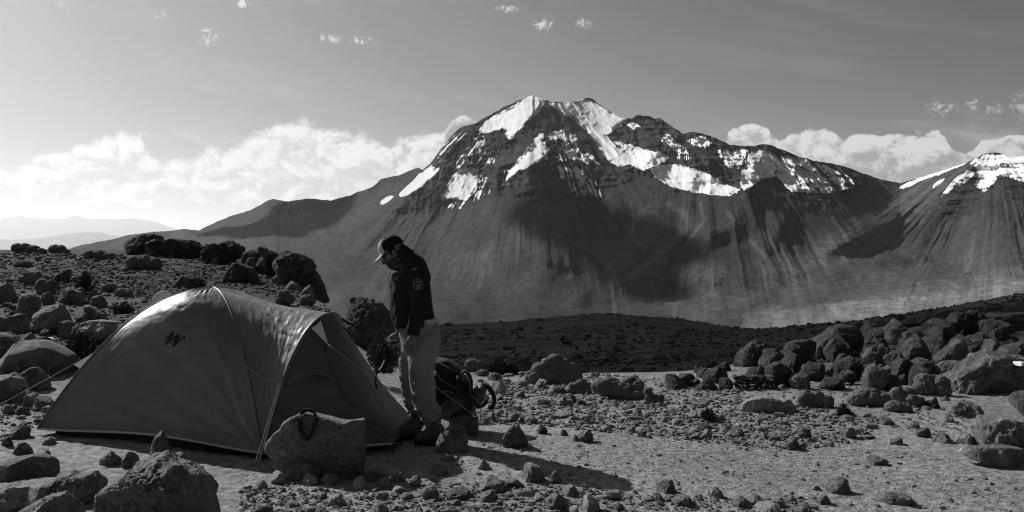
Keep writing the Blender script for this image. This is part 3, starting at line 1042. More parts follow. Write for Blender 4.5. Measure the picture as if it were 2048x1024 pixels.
put_rock('boulder', 'angular grey boulder between the flat pale slab and the large cropped boulder', 'boulder',
         [(103, 960), (115, 945), (140, 943), (150, 951), (165, 949), (185, 945), (200, 960), (206, 975), (190, 990), (175, 1010), (130, 1008), (108, 990)], 1008, 'rock', .9, 14)
put_rock('boulder', 'rough boulder cut off by the lower left corner of the picture', 'boulder',
         [(25, 1030), (60, 1010), (90, 995), (125, 987), (135, 995), (152, 1024), (155, 1060), (40, 1065)], 1060, 'rock', .9, 15)
put_rock('boulder', 'upright slab boulder with a sling over its top, in front of the tent door', 'boulder',
         [(531, 897), (536, 882), (551, 864), (561, 856), (566, 846), (578, 837), (598, 828), (609, 825), (627, 827), (648, 832), (672, 837), (688, 841), (707, 842), (727, 838),
          (730, 848), (728, 874), (730, 905), (728, 936), (722, 954), (695, 952), (637, 952), (582, 954), (574, 946), (559, 936), (547, 917)], 952, 'rock_mid', .34, 16,
         sub=6, box=.38, planes=2, rough=.02, sink=.04, chip=0)
put_rock('rock', 'dark rounded rock at the foot of the slab boulder before the tent', 'rock',
         [(568, 945), (578, 932), (600, 924), (625, 928), (640, 942), (640, 960), (600, 965), (572, 962)], 962, 'rock', .6, 17)
put_rock('rock', 'rounded dark rock beside the near boot, with a guy line tied to it', 'rock',
         [(866, 897), (880, 870), (895, 856), (915, 850), (928, 853), (937, 875), (936, 897), (915, 908), (885, 908)], 906, 'rock', .8, 18)
put_rock('rock', 'grey rock with a pale edge in front of the backpack', 'rock',
         [(897, 850), (903, 834), (918, 828), (940, 831), (955, 838), (957, 858), (950, 872), (915, 874), (899, 866)], 872, 'rock', .8, 19)
put_rock('rock', 'pyramid-shaped stone standing alone on the sandy ground right of the backpack', 'rock',
         [(1004, 880), (1014, 862), (1026, 850), (1037, 850), (1048, 868), (1056, 884), (1052, 897), (1030, 901), (1008, 892)], 899, 'rock', .85, 20, box=.7)
put_rock('boulder', 'smooth rounded boulder left of the tent with a curved crack', 'boulder',
         [(-30, 735), (0, 715), (17, 697), (43, 682), (67, 680), (90, 682), (112, 693), (138, 710), (152, 728), (140, 748), (107, 755), (60, 755), (-30, 755)], 752, 'rock', .8, 21, box=.8, planes=2, rough=.015)
put_rock('boulder', 'grey boulder just below the smooth rounded boulder left of the tent', 'boulder',
         [(28, 755), (45, 738), (72, 735), (95, 755), (98, 778), (60, 785), (33, 782)], 783, 'rock', .9, 22)
put_rock('boulder', 'pale streaked boulder at the left picture edge under the tent guy line', 'boulder',
         [(-30, 760), (0, 750), (25, 747), (45, 760), (52, 785), (48, 802), (0, 808), (-30, 805)], 804, 'rock', .9, 23)
put_rock('boulder', 'big square block boulder with a lit ragged top on the slope left of the tent', 'boulder',
         [(69, 626), (85, 612), (120, 608), (130, 622), (140, 650), (136, 670), (110, 672), (75, 662)], 668, 'rock', .9, 24)
put_rock('boulder', 'tall block boulder with a pale top corner, above the square block boulder', 'boulder',
         [(34, 600), (42, 589), (62, 588), (78, 600), (80, 628), (62, 636), (34, 630)], 634, 'rock', .9, 25)
put_rock('boulder', 'squat grey boulder between the left edge and the square block boulder', 'boulder',
         [(10, 632), (25, 627), (48, 628), (56, 645), (50, 668), (25, 670), (12, 655)], 668, 'rock', .9, 26)
put_rock('rock_slab', 'tilted dark slab rock on the slope above the tent roof end', 'rock',
         [(160, 630), (168, 610), (182, 612), (205, 628), (217, 642), (195, 645), (165, 640)], 642, 'rock', .9, 27)
put_rock('rock_slab', 'long flat pale rock beside the low bush behind the tent', 'rock',
         [(130, 678), (150, 655), (175, 642), (200, 640), (228, 644), (230, 660), (212, 676), (170, 684)], 682, 'rock_pale', .7, 28)
put_rock('boulder', 'rounded boulder at the top of the boulder cluster left of the tent', 'boulder',
         [(116, 592), (125, 580), (145, 577), (160, 584), (168, 604), (160, 614), (125, 612)], 612, 'rock', .9, 29)
put_rock('boulder', 'sloping dark boulder at the left picture edge high on the slope', 'boulder',
         [(-20, 580), (0, 565), (12, 566), (25, 585), (34, 606), (0, 610), (-20, 608)], 606, 'rock', .9, 30)
put_rock('rock_slab', 'pale leaning slab at the left picture edge', 'rock',
         [(-20, 640), (0, 633), (12, 636), (22, 655), (22, 668), (0, 668), (-20, 668)], 668, 'rock_pale', .6, 31)
put_rock('boulder', 'dark jagged boulder at the left edge, just above the smooth rounded boulder', 'boulder',
         [(-20, 672), (0, 665), (20, 672), (43, 690), (40, 712), (0, 716), (-20, 714)], 714, 'rock', .9, 32)
put_rock('rock', 'pointed stone leaning upright at the lower hem of the tent', 'rock',
         [(296, 912), (303, 890), (314, 866), (322, 862), (331, 874), (340, 896), (346, 905), (340, 920), (310, 922)], 918, 'rock', .7, 33, box=.7)
put_rock('outcrop', 'dark rocky outcrop ending in a cliff on the left hill, above the tent', 'outcrop',
         [(540, 530), (550, 506), (565, 499), (584, 506), (611, 513), (623, 521), (630, 548), (640, 567), (655, 591), (628, 598), (599, 592), (574, 572), (552, 552)], 590, 'rock_black', .7, 34, y=21.0, sub=5, rough=.13)
put_rock('outcrop', 'cracked grey outcrop right behind the tent door', 'outcrop',
         [(690, 640), (697, 611), (695, 598), (708, 593), (728, 597), (740, 603), (761, 607), (771, 619), (781, 630), (787, 644), (790, 661), (787, 690), (765, 700), (720, 700)], 695, 'rock_black', .9, 35, y=13.2, sub=5, rough=.10)
put_rock('rock', 'small pointed rock perched on the cracked outcrop behind the tent door', 'rock',
         [(735, 607), (742, 600), (747, 596), (751, 606), (749, 612), (738, 612)], 610, 'rock_black', .8, 36, y=13.4, sub=3)
put_rock('outcrop', 'dark rounded summit of rock on the skyline of the left hill', 'outcrop',
         [(225, 497), (264, 476), (286, 470), (305, 467), (320, 472), (334, 491), (338, 509), (293, 518), (250, 514)], 512, 'rock_black', .7, 37, y=29.0, rough=.06)
put_rock('boulder', 'dark boulder leaning on the skyline summit rock of the left hill', 'boulder',
         [(288, 500), (292, 484), (305, 479), (322, 481), (334, 495), (334, 510), (300, 514)], 512, 'rock_black', .8, 38, y=27.5)
put_rock('boulder', 'large smooth boulder on the left hill above the tent roof', 'boulder',
         [(443, 556), (455, 540), (468, 527), (480, 526), (505, 537), (515, 555), (519, 569), (480, 572), (448, 568)], 568, 'rock_black', .8, 39)
put_rock('boulder', 'pointed boulder on the skyline above the tent, left of the cliff outcrop', 'boulder',
         [(505, 516), (508, 500), (518, 489), (530, 492), (542, 505), (548, 518), (525, 522)], 518, 'rock_black', .8, 40, y=25.0)
put_rock('outcrop', 'jagged dark outcrop on the left hill crest, next to the skyline summit rock', 'outcrop',
         [(318, 512), (326, 490), (340, 480), (352, 478), (362, 484), (380, 482), (394, 489), (408, 494), (420, 512), (400, 526), (340, 526)], 522, 'rock_black', .6, 61, y=27.5, rough=.15)
put_rock('outcrop', 'low jagged outcrop in the middle of the left hill crest', 'outcrop',
         [(395, 512), (408, 492), (424, 487), (440, 490), (455, 484), (470, 486), (484, 494), (496, 512), (470, 530), (420, 530)], 526, 'rock_black', .6, 62, y=25.5, rough=.15)
put_rock('outcrop', 'broken dark outcrop on the hill crest left of the cliff outcrop', 'outcrop',
         [(476, 528), (486, 506), (505, 500), (520, 506), (540, 502), (556, 510), (566, 530), (545, 548), (500, 546)], 544, 'rock_black', .6, 63, y=23.5, rough=.15)
# right-hand pile
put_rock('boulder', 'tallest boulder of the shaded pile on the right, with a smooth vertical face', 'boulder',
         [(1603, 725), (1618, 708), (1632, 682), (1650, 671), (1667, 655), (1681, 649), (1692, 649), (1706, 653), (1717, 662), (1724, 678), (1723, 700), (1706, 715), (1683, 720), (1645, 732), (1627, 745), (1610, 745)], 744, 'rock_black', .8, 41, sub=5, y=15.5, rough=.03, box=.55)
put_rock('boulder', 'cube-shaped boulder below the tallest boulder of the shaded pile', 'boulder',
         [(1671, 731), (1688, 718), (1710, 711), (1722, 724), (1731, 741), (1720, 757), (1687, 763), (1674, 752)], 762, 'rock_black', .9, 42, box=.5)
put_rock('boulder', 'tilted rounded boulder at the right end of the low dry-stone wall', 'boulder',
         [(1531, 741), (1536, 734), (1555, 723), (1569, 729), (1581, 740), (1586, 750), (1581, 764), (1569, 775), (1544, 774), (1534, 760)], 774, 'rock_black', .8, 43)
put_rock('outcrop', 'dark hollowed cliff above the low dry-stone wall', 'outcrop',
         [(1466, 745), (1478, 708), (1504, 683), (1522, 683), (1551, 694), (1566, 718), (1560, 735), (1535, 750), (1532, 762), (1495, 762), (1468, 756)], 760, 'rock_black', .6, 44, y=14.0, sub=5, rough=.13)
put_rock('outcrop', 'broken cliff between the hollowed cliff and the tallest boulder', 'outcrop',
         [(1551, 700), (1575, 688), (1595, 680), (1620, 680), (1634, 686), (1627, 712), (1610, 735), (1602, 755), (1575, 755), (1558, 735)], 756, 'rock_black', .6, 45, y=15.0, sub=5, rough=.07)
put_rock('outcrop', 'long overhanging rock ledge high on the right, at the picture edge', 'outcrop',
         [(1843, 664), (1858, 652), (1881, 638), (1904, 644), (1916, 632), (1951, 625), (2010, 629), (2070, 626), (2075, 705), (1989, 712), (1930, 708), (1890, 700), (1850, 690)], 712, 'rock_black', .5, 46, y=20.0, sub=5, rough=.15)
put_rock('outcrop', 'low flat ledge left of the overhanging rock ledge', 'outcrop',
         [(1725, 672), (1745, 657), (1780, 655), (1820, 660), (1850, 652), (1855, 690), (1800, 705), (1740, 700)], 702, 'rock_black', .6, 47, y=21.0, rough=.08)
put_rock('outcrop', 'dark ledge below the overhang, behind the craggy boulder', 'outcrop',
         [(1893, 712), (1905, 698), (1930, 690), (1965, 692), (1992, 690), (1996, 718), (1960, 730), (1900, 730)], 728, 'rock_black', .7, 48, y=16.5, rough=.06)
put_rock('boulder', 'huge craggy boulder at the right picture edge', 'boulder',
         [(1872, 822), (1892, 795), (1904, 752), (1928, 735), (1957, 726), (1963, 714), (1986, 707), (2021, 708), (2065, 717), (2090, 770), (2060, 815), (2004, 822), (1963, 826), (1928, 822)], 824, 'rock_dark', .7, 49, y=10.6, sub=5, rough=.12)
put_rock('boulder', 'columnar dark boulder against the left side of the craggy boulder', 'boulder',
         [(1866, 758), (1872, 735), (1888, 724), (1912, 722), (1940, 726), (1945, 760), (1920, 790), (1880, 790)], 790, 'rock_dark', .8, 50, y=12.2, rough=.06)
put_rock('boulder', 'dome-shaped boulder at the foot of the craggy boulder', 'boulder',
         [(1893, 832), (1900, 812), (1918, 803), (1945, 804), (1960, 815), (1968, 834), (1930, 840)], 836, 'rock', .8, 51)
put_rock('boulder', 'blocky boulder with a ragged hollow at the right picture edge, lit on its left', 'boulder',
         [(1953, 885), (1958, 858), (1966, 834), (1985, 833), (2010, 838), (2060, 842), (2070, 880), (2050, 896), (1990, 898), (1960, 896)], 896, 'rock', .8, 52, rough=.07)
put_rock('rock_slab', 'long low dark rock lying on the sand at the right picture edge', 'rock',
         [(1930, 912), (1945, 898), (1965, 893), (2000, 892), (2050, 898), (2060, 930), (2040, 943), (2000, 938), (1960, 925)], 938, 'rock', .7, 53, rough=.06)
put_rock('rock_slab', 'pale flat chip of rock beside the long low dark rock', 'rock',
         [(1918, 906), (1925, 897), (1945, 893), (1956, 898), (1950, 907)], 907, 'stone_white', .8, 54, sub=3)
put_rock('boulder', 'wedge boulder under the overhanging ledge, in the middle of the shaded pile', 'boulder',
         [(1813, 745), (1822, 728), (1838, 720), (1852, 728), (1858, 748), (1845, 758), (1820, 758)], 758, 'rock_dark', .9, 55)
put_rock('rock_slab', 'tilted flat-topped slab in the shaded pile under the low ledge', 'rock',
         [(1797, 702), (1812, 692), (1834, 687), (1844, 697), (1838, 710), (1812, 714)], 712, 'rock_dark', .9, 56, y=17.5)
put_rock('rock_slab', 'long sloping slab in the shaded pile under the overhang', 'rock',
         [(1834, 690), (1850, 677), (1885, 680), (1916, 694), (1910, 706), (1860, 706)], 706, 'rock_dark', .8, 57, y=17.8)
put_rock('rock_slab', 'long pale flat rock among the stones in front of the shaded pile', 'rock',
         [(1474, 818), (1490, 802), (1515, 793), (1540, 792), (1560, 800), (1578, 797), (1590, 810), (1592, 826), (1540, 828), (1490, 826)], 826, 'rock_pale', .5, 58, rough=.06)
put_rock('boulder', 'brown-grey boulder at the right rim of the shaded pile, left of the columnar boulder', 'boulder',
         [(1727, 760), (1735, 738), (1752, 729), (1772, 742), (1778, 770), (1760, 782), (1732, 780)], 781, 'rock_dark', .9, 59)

# middling rocks by box: x0, y0, x1, y1, material, label
MIDS = [
    (229, 902, 280, 938, 'rock', 'right one of two rocks side by side in front of the tent hem'),
    (198, 895, 243, 935, 'rock', 'left one of two rocks side by side in front of the tent hem'),
    (303, 897, 345, 924, 'rock', 'grey rock at the foot of the pointed stone by the tent hem'),
    (340, 903, 373, 926, 'rock_pale', 'crumbly pale rock right of the pointed stone by the tent hem'),
    (76, 872, 116, 891, 'rock_pale', 'pale flat stone lying under the left corner of the tent'),
    (8, 841, 58, 882, 'rock', 'grey rock left of the left tent corner'),
    (15, 885, 62, 915, 'rock', 'rounded rock above the broad dark boulder at the left edge'),
    (3, 868, 26, 897, 'rock_dark', 'small dark rock touching the left edge beside the tent corner'),
    (70, 900, 101, 924, 'rock', 'angular rock behind the broad dark boulder at the left edge'),
    (49, 788, 110, 824, 'rock', 'flat layered rock where the left guy line passes'),
    (78, 806, 101, 828, 'rock_pale', 'crumbly light rock touching the left tent edge'),
    (0, 808, 28, 832, 'rock', 'rock below the guy line at the left picture edge'),
    (533, 942, 580, 971, 'rock_pale', 'rough stone at the left foot of the slab boulder'),
    (594, 947, 638, 971, 'rock_pale', 'bright lumpy stone below the middle of the slab boulder'),
    (631, 946, 686, 972, 'rock', 'wedge stone below the right half of the slab boulder'),
    (672, 942, 716, 960, 'rock', 'stone tucked behind the wedge stone at the slab boulder'),
    (695, 952, 747, 981, 'rock_pale', 'large pale stone at the right foot of the slab boulder'),
    (721, 937, 770, 965, 'rock_dark', 'dark stone touching the right end of the slab boulder'),
    (744, 956, 784, 979, 'rock', 'stone right of the large pale stone at the slab boulder'),
    (777, 943, 813, 965, 'rock', 'squarish stone in the sun below the boots'),
    (820, 948, 845, 973, 'rock_pale', 'small split stone below the boots'),
    (646, 980, 690, 1014, 'rock_pale', 'pyramid stone near the lower edge, below the slab boulder'),
    (744, 1004, 777, 1028, 'rock_pale', 'pale stone cut by the lower edge, below the boots'),
    (836, 968, 881, 1000, 'rock', 'rounded stone with a bright top left of the picture middle, near the lower edge'),
    (853, 925, 900, 951, 'rock_pale', 'bright wedge stone at the edge of the person\'s shadow'),
    (873, 911, 916, 927, 'rock_pale', 'low pale stone just behind the bright wedge stone'),
    (508, 956, 535, 981, 'rock_pale', 'stone standing alone left of the slab boulder'),
    (500, 1008, 546, 1030, 'rock', 'rough stone cut by the lower edge, right of the large cropped boulder'),
    (777, 970, 821, 990, 'rock_pale', 'flat pale stone between the boots and the lower edge'),
    (950, 917, 985, 942, 'rock_pale', 'knobbly stone inside the upper half of the person\'s shadow'),
    (1030, 927, 1097, 965, 'rock', 'big stone half in the person\'s shadow'),
    (1094, 936, 1123, 966, 'rock_dark', 'dark stone wholly in the person\'s shadow'),
    (956, 948, 1022, 985, 'rock', 'faceted dark stone below the person\'s shadow'),
    (946, 981, 1000, 1004, 'rock_pale', 'long pale stone below the faceted dark stone'),
    (882, 972, 946, 998, 'rock_dark', 'low dark stone left of the long pale stone'),
    (1086, 987, 1147, 1022, 'rock', 'large pitted stone at the lower edge below the shadow tip'),
    (1157, 993, 1212, 1030, 'rock_pale', 'triangular stone at the lower edge right of the large pitted stone'),
    (1114, 973, 1160, 996, 'rock', 'flat stone under the tip of the person\'s shadow'),
    (1133, 1010, 1162, 1030, 'rock_pale', 'small pale stone between the pitted stone and the triangular stone'),
    (1225, 1003, 1249, 1024, 'rock_dark', 'dark cube stone at the lower edge'),
    (1151, 858, 1194, 886, 'rock_dark', 'dark rounded stone alone on the sand right of the pyramid stone'),
    (1143, 869, 1158, 884, 'rock', 'little stone leaning on the dark rounded stone'),
    (1071, 847, 1098, 868, 'rock_dark', 'slanted stone right behind the pyramid stone'),
    (1118, 857, 1136, 873, 'rock_dark', 'small pointed stone left of the dark rounded stone'),
    (1311, 953, 1353, 990, 'rock_dark', 'sharp tilted stone on the sand near the lower edge'),
    (1412, 974, 1453, 1003, 'rock_pale', 'lumpy pale stone near the lower edge, right of the sharp tilted stone'),
    (1335, 989, 1387, 1016, 'rock', 'flat rough stone below the sharp tilted stone'),
    (1299, 984, 1325, 1007, 'rock', 'small grey stone left below the sharp tilted stone'),
    (1386, 990, 1411, 1007, 'rock_dark', 'little dark pyramid between two larger stones near the lower edge'),
    (1461, 991, 1501, 1019, 'rock', 'brownish lumpy stone right of the lumpy pale stone'),
    (1497, 988, 1537, 1011, 'rock', 'flat-topped stone above the wide pale rock at the lower edge'),
    (1497, 1006, 1582, 1035, 'rock_pale', 'wide pale rock cut by the lower edge'),
    (1590, 1003, 1632, 1032, 'rock_dark', 'dark rock cut by the lower edge, right of the wide pale rock'),
    (1649, 951, 1706, 993, 'rock', 'rounded boulder-like stone on the open sand at the lower right'),
    (1619, 969, 1641, 984, 'rock_pale', 'small bright block left of the rounded stone on the sand'),
    (1632, 989, 1667, 1015, 'rock', 'dark stone below the rounded stone on the sand'),
    (1747, 984, 1834, 1015, 'rock', 'long clump of low rock at the lower right'),
    (1592, 848, 1631, 879, 'rock_dark', 'dark block at the front of the stony band'),
    (1567, 875, 1602, 900, 'rock_dark', 'dark arched stone at the front rim of the stony band'),
    (1272, 853, 1296, 876, 'rock', 'upright block stone at the left front of the stony band'),
    (1402, 857, 1428, 877, 'rock_pale', 'round pale stone at the front of the stony band'),
    (1389, 846, 1426, 862, 'rock_dark', 'dark stone just behind the round pale stone'),
    (1463, 849, 1493, 874, 'rock', 'slanted stone in the middle of the stony band\'s front'),
    (1680, 852, 1715, 878, 'rock', 'left one of two rounded stones at the right end of the stony band'),
    (1701, 846, 1737, 872, 'rock_pale', 'right one of two rounded stones at the right end of the stony band'),
    (1757, 828, 1791, 853, 'rock', 'triangular stone standing right of the stony band'),
    (1833, 848, 1867, 878, 'rock_dark', 'dark pointed stone left of a group of pale rocks on the right'),
    (1862, 861, 1911, 890, 'rock', 'broad grey rock in the group of pale rocks on the right'),
    (1909, 863, 1958, 891, 'rock_pale', 'flat pale rock right of the broad grey rock'),
    (1814, 839, 1846, 859, 'rock_pale', 'low pale stone above the dark pointed stone'),
    (1875, 824, 1915, 848, 'rock_pale', 'pale slab behind the broad grey rock'),
    (1732, 909, 1780, 932, 'rock_dark', 'low dark ridge of rock on the open sand at the right'),
    (1779, 874, 1815, 892, 'rock', 'flat stone on the sand left of the group of pale rocks'),
    (985, 754, 1017, 790, 'rock_pale', 'tall pale stone right of the backpack'),
    (966, 743, 1006, 763, 'rock', 'flat rock behind the tall pale stone near the backpack'),
    (948, 738, 981, 753, 'rock', 'rock at the rim behind the backpack'),
    (994, 731, 1019, 745, 'rock_dark', 'slab perched on the rim stones in front of the dark bush'),
    (1026, 779, 1056, 797, 'rock_dark', 'dark knobbly stone right of the tall pale stone'),
    (999, 800, 1017, 812, 'rock_dark', 'small dark block on the sand right of the backpack'),
    (1013, 822, 1039, 844, 'rock_pale', 'bright cracked stone above the pyramid stone'),
    (1039, 829, 1050, 845, 'rock_dark', 'small dark stone right of the bright cracked stone'),
    (965, 820, 994, 844, 'rock', 'grey stone beside the strap ends of the backpack'),
    (1022, 805, 1050, 823, 'rock_pale', 'flat stone above the bright cracked stone'),
    (1106, 792, 1139, 814, 'rock_pale', 'pale stone on the sand in front of the tall lumpy cushion plant'),
    (1126, 784, 1158, 806, 'rock', 'stone right behind the pale stone before the cushion plants'),
    (1151, 794, 1172, 814, 'rock_dark', 'dark block right of the pale stone before the cushion plants'),
    (1087, 765, 1137, 790, 'rock', 'long rock at the foot of the tall lumpy cushion plant'),
    (1065, 755, 1104, 777, 'rock_pale', 'pale rock left of the long rock under the tall cushion plant'),
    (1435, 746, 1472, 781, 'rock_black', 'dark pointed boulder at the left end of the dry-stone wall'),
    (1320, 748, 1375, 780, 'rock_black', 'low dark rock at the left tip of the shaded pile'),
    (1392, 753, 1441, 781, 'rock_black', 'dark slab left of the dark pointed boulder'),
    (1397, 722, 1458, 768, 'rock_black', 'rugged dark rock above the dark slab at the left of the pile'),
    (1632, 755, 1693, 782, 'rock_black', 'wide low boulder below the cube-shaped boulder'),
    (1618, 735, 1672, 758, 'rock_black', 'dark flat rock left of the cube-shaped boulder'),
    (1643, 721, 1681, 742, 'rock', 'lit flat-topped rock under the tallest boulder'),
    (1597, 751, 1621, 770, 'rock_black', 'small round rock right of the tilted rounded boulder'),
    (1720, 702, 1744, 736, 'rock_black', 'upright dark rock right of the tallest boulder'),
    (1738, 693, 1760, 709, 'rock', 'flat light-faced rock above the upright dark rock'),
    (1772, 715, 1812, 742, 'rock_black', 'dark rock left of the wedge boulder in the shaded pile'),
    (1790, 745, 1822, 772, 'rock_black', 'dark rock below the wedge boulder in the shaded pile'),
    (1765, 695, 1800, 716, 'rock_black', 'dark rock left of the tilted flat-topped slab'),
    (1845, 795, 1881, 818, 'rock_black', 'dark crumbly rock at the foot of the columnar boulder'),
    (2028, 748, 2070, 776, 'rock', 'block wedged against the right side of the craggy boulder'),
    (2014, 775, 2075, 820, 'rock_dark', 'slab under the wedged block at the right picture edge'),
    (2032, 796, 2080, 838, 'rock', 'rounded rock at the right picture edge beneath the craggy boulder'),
    (540, 548, 568, 570, 'rock_dark', 'boulder at the foot of the cliff outcrop on the left hill'),
    (486, 510, 517, 539, 'rock_dark', 'dark boulder behind the large smooth boulder on the left hill'),
    (511, 510, 534, 532, 'rock_dark', 'rounded boulder between the pointed skyline boulder and the cliff outcrop'),
    (408, 514, 448, 530, 'rock_dark', 'flat boulder left of the large smooth boulder on the left hill'),
    (566, 556, 606, 590, 'rock_dark', 'boulder low on the face of the cliff outcrop'),
    (596, 568, 634, 596, 'rock_dark', 'boulder at the right foot of the cliff outcrop'),
    (342, 551, 389, 579, 'rock_dark', 'wedge boulder on the left hill just above the tent top'),
]
for k, (x0, y0, x1, y1, mt, lab) in enumerate(MIDS):
    cat = 'boulder' if 'boulder' in lab and 'stone' not in lab else 'rock'
    nm = 'boulder' if cat == 'boulder' else ('stone' if (x1 - x0) < 60 and y0 > 780 else 'rock')
    put_rock(nm, lab, 'stone' if nm == 'stone' else cat, bbox_outline(x0, y0, x1, y1, 100 + k), y1 - 1, mt, .9, 200 + k, sub=4, planes=6, rough=.06, chip=2,
             box=.74, y=(17.0 if (x0, y0) == (1765, 695) else None) if not (y0 < 600 and 480 < x0 < 640) else 23.0 - (y1 - 530) * .06)

# filling the boulder fields: zone, how many, width range in photo pixels, material, label, group
LOOSE = []                                       # stones and boulders that get their label from their neighbours, at the end
fr = np.random.default_rng(55)
FIELDS = [
    ([(0, 548), (120, 560), (210, 600), (190, 640), (120, 700), (95, 790), (60, 840), (0, 850)], 42, (20, 60), ('rock', 'rock_dark', 'rock_dark'), 'grey boulder in the tumbled cluster left of the tent', 'boulders left of the tent'),
    ([(330, 497), (440, 500), (560, 515), (600, 560), (520, 545), (420, 522), (330, 515)], 34, (14, 50), ('rock_black',), 'dark boulder among those strewn along the left hill crest', 'boulders on the left hill crest'),
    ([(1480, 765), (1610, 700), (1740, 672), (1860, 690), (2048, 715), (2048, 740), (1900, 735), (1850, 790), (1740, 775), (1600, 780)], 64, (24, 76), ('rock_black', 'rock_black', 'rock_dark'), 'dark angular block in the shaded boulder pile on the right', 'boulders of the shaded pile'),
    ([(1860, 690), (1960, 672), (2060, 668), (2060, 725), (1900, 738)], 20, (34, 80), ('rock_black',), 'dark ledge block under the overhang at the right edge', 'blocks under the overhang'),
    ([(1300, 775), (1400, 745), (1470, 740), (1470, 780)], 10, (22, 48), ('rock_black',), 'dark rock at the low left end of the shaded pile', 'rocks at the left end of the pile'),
    ([(640, 600), (700, 610), (720, 650), (690, 650)], 6, (16, 34), ('rock_black',), 'dark rock on the slope between the tent roof and the cracked outcrop', 'rocks behind the tent roof'),
]
for fk, (poly, n, (w0, w1), mats, lab, grp) in enumerate(FIELDS):
    P = np.array(poly, float)
    k = 0
    while k < n:
        x, yb = fr.uniform(P.min(0), P.max(0))
        if not in_poly(np.array([x]), np.array([yb]), poly)[0]:
            continue
        k += 1
        w = w0 + (w1 - w0) * fr.random() ** 1.8
        h = w * fr.uniform(.5, .95)
        yy_ = ground_hit(x, yb)
        if yy_ is None or yy_ > 36:
            continue
        ob_ = put_rock('boulder', lab, 'boulder', bbox_outline(x - w / 2, yb - h, x + w / 2, yb, 900 + fk * 100 + k), yb, mats[fr.integers(len(mats))], .9, 1500 + fk * 100 + k,
                 y=yy_, sub=4, group=grp, planes=6, rough=.07, box=.74, chip=2)
        LOOSE.append((ob_, x, yb - h / 2, 'boulder'))

# dry-stone wall ---------------------------------------------------------------------------
SM = [stone_mesh('stone', 300 + k, 3, M['stone'], 7, .5, .9, .22) for k in range(12)]
SMP = [stone_mesh('stone', 330 + k, 3, M['stone_white'], 7, .5, .9, .22) for k in range(4)]
SMD = [stone_mesh('stone', 350 + k, 3, M['stone_dark'], 7, .5, .9, .22) for k in range(8)]
yw = ground_hit(1500, 777)
wall = thing('stone_wall', 'low dry-stone wall of stacked small stones under the hollowed cliff', 'wall', tuple(pix(1500, 777, yw)))
r_ = np.random.default_rng(77)
for row in range(4):
    px = 1464 + r_.uniform(0, 5)
    while px < 1540:
        w = r_.uniform(9, 17)
        h = r_.uniform(6.5, 8.5)
        p = pix(px + w / 2, 773 - row * 6.6, yw + r_.uniform(-.04, .05)) - np.array(wall.location)
        o = link('wall_stone', SMD[r_.integers(8)], wall, tuple(p))
        o.scale = (w * 1.08 / FPX * yw, .13, h * 1.12 / FPX * yw)
        o.rotation_euler = (0, r_.uniform(-.12, .12), r_.uniform(-.2, .2))
        px += w


# scattered stones -------------------------------------------------------------------------
def hits(px, py):
    ys = np.exp(np.linspace(math.log(4.5), math.log(40.0), 420))
    out = np.full(len(px), np.nan)
    for c0_ in range(0, len(px), 2000):
        a, b = px[c0_:c0_ + 2000, None], py[c0_:c0_ + 2000, None]
        x = (a - 1024) / FPX * ys[None]
        z = CAMZ - (b - HOR) / FPX * ys[None]
        m = z <= ground_base(x, np.broadcast_to(ys[None], x.shape))
        k = m.argmax(1)
        out[c0_:c0_ + 2000] = np.where(m.any(1), ys[k], np.nan)
    return out


# zones: polygon, how many single stones, their width in photo pixels, how many more as loose rubble, its width, label
ZONES = [
    ([(900, 800), (1000, 760), (1180, 800), (1330, 800), (1480, 800), (1640, 820), (1760, 840), (1740, 880), (1600, 902), (1400, 885), (1250, 870), (1080, 850), (940, 850)],
     128, (13, 32), 3600, (4, 17), 'angular grey stone in the stony band behind the open sand', 'stones of the stony band'),
    ([(480, 975), (700, 985), (900, 965), (1180, 975), (1300, 995), (1640, 1000), (1640, 1035), (480, 1035)],
     56, (14, 38), 2400, (4, 17), 'small stone in the strip of rubble along the lower picture edge', 'stones along the lower edge'),
    ([(0, 560), (300, 560), (330, 590), (180, 690), (60, 780), (100, 840), (0, 900)], 45, (11, 28), 1800, (4, 14),
     'small stone among the boulders left of the tent', 'stones between the boulders left of the tent'),
    ([(0, 505), (620, 520), (640, 590), (690, 600), (700, 640), (560, 600), (420, 575), (300, 600), (0, 580)], 30, (11, 24), 5200, (3, 13),
     'small stone on the slope of the left hill', 'stones on the left hill'),
    ([(1340, 770), (1560, 772), (1900, 780), (1960, 840), (1960, 900), (1750, 850), (1500, 800)], 28, (11, 24), 500, (4, 11),
     'small stone at the foot of the shaded rock pile', 'stones at the foot of the rock pile'),
    ([(1580, 660), (1840, 660), (1860, 780), (1600, 780)], 8, (13, 30), 500, (6, 16), 'small dark block in the shaded rock pile', 'blocks in the shaded pile'),
    ([(960, 860), (1800, 890), (2048, 950), (2048, 1035), (480, 1035), (480, 930), (900, 900)], 0, (10, 12), 6500, (2.0, 5.5), None, None),
    ([(1040, 748), (1200, 745), (1330, 760), (1500, 776), (1480, 802), (1180, 802), (1050, 790)], 14, (11, 26), 900, (4, 14), 'small stone around the cushion plants on the rim', 'stones around the cushion plants'),
    ([(960, 880), (1300, 890), (1800, 905), (2048, 960), (2048, 1035), (480, 1035), (480, 950), (900, 910)], 0, (10, 12), 420, (5, 17), None, None),
    ([(880, 735), (1060, 735), (1060, 800), (960, 830)], 12, (11, 24), 120, (4, 11), 'small pale stone on the rim right of the backpack', 'stones on the rim by the backpack'),
]
RUB = {'stone': [], 'stone_dark': []}
IV, IF = ICO[1]
sr = np.random.default_rng(99)


def sample_poly(poly, n):
    P = np.array(poly, float)
    out = np.zeros((0, 2))
    while len(out) < n:
        q_ = sr.uniform(P.min(0), P.max(0), (n * 3 + 10, 2))
        out = np.vstack([out, q_[in_poly(q_[:, 0], q_[:, 1], poly)]])
    return out[:n]


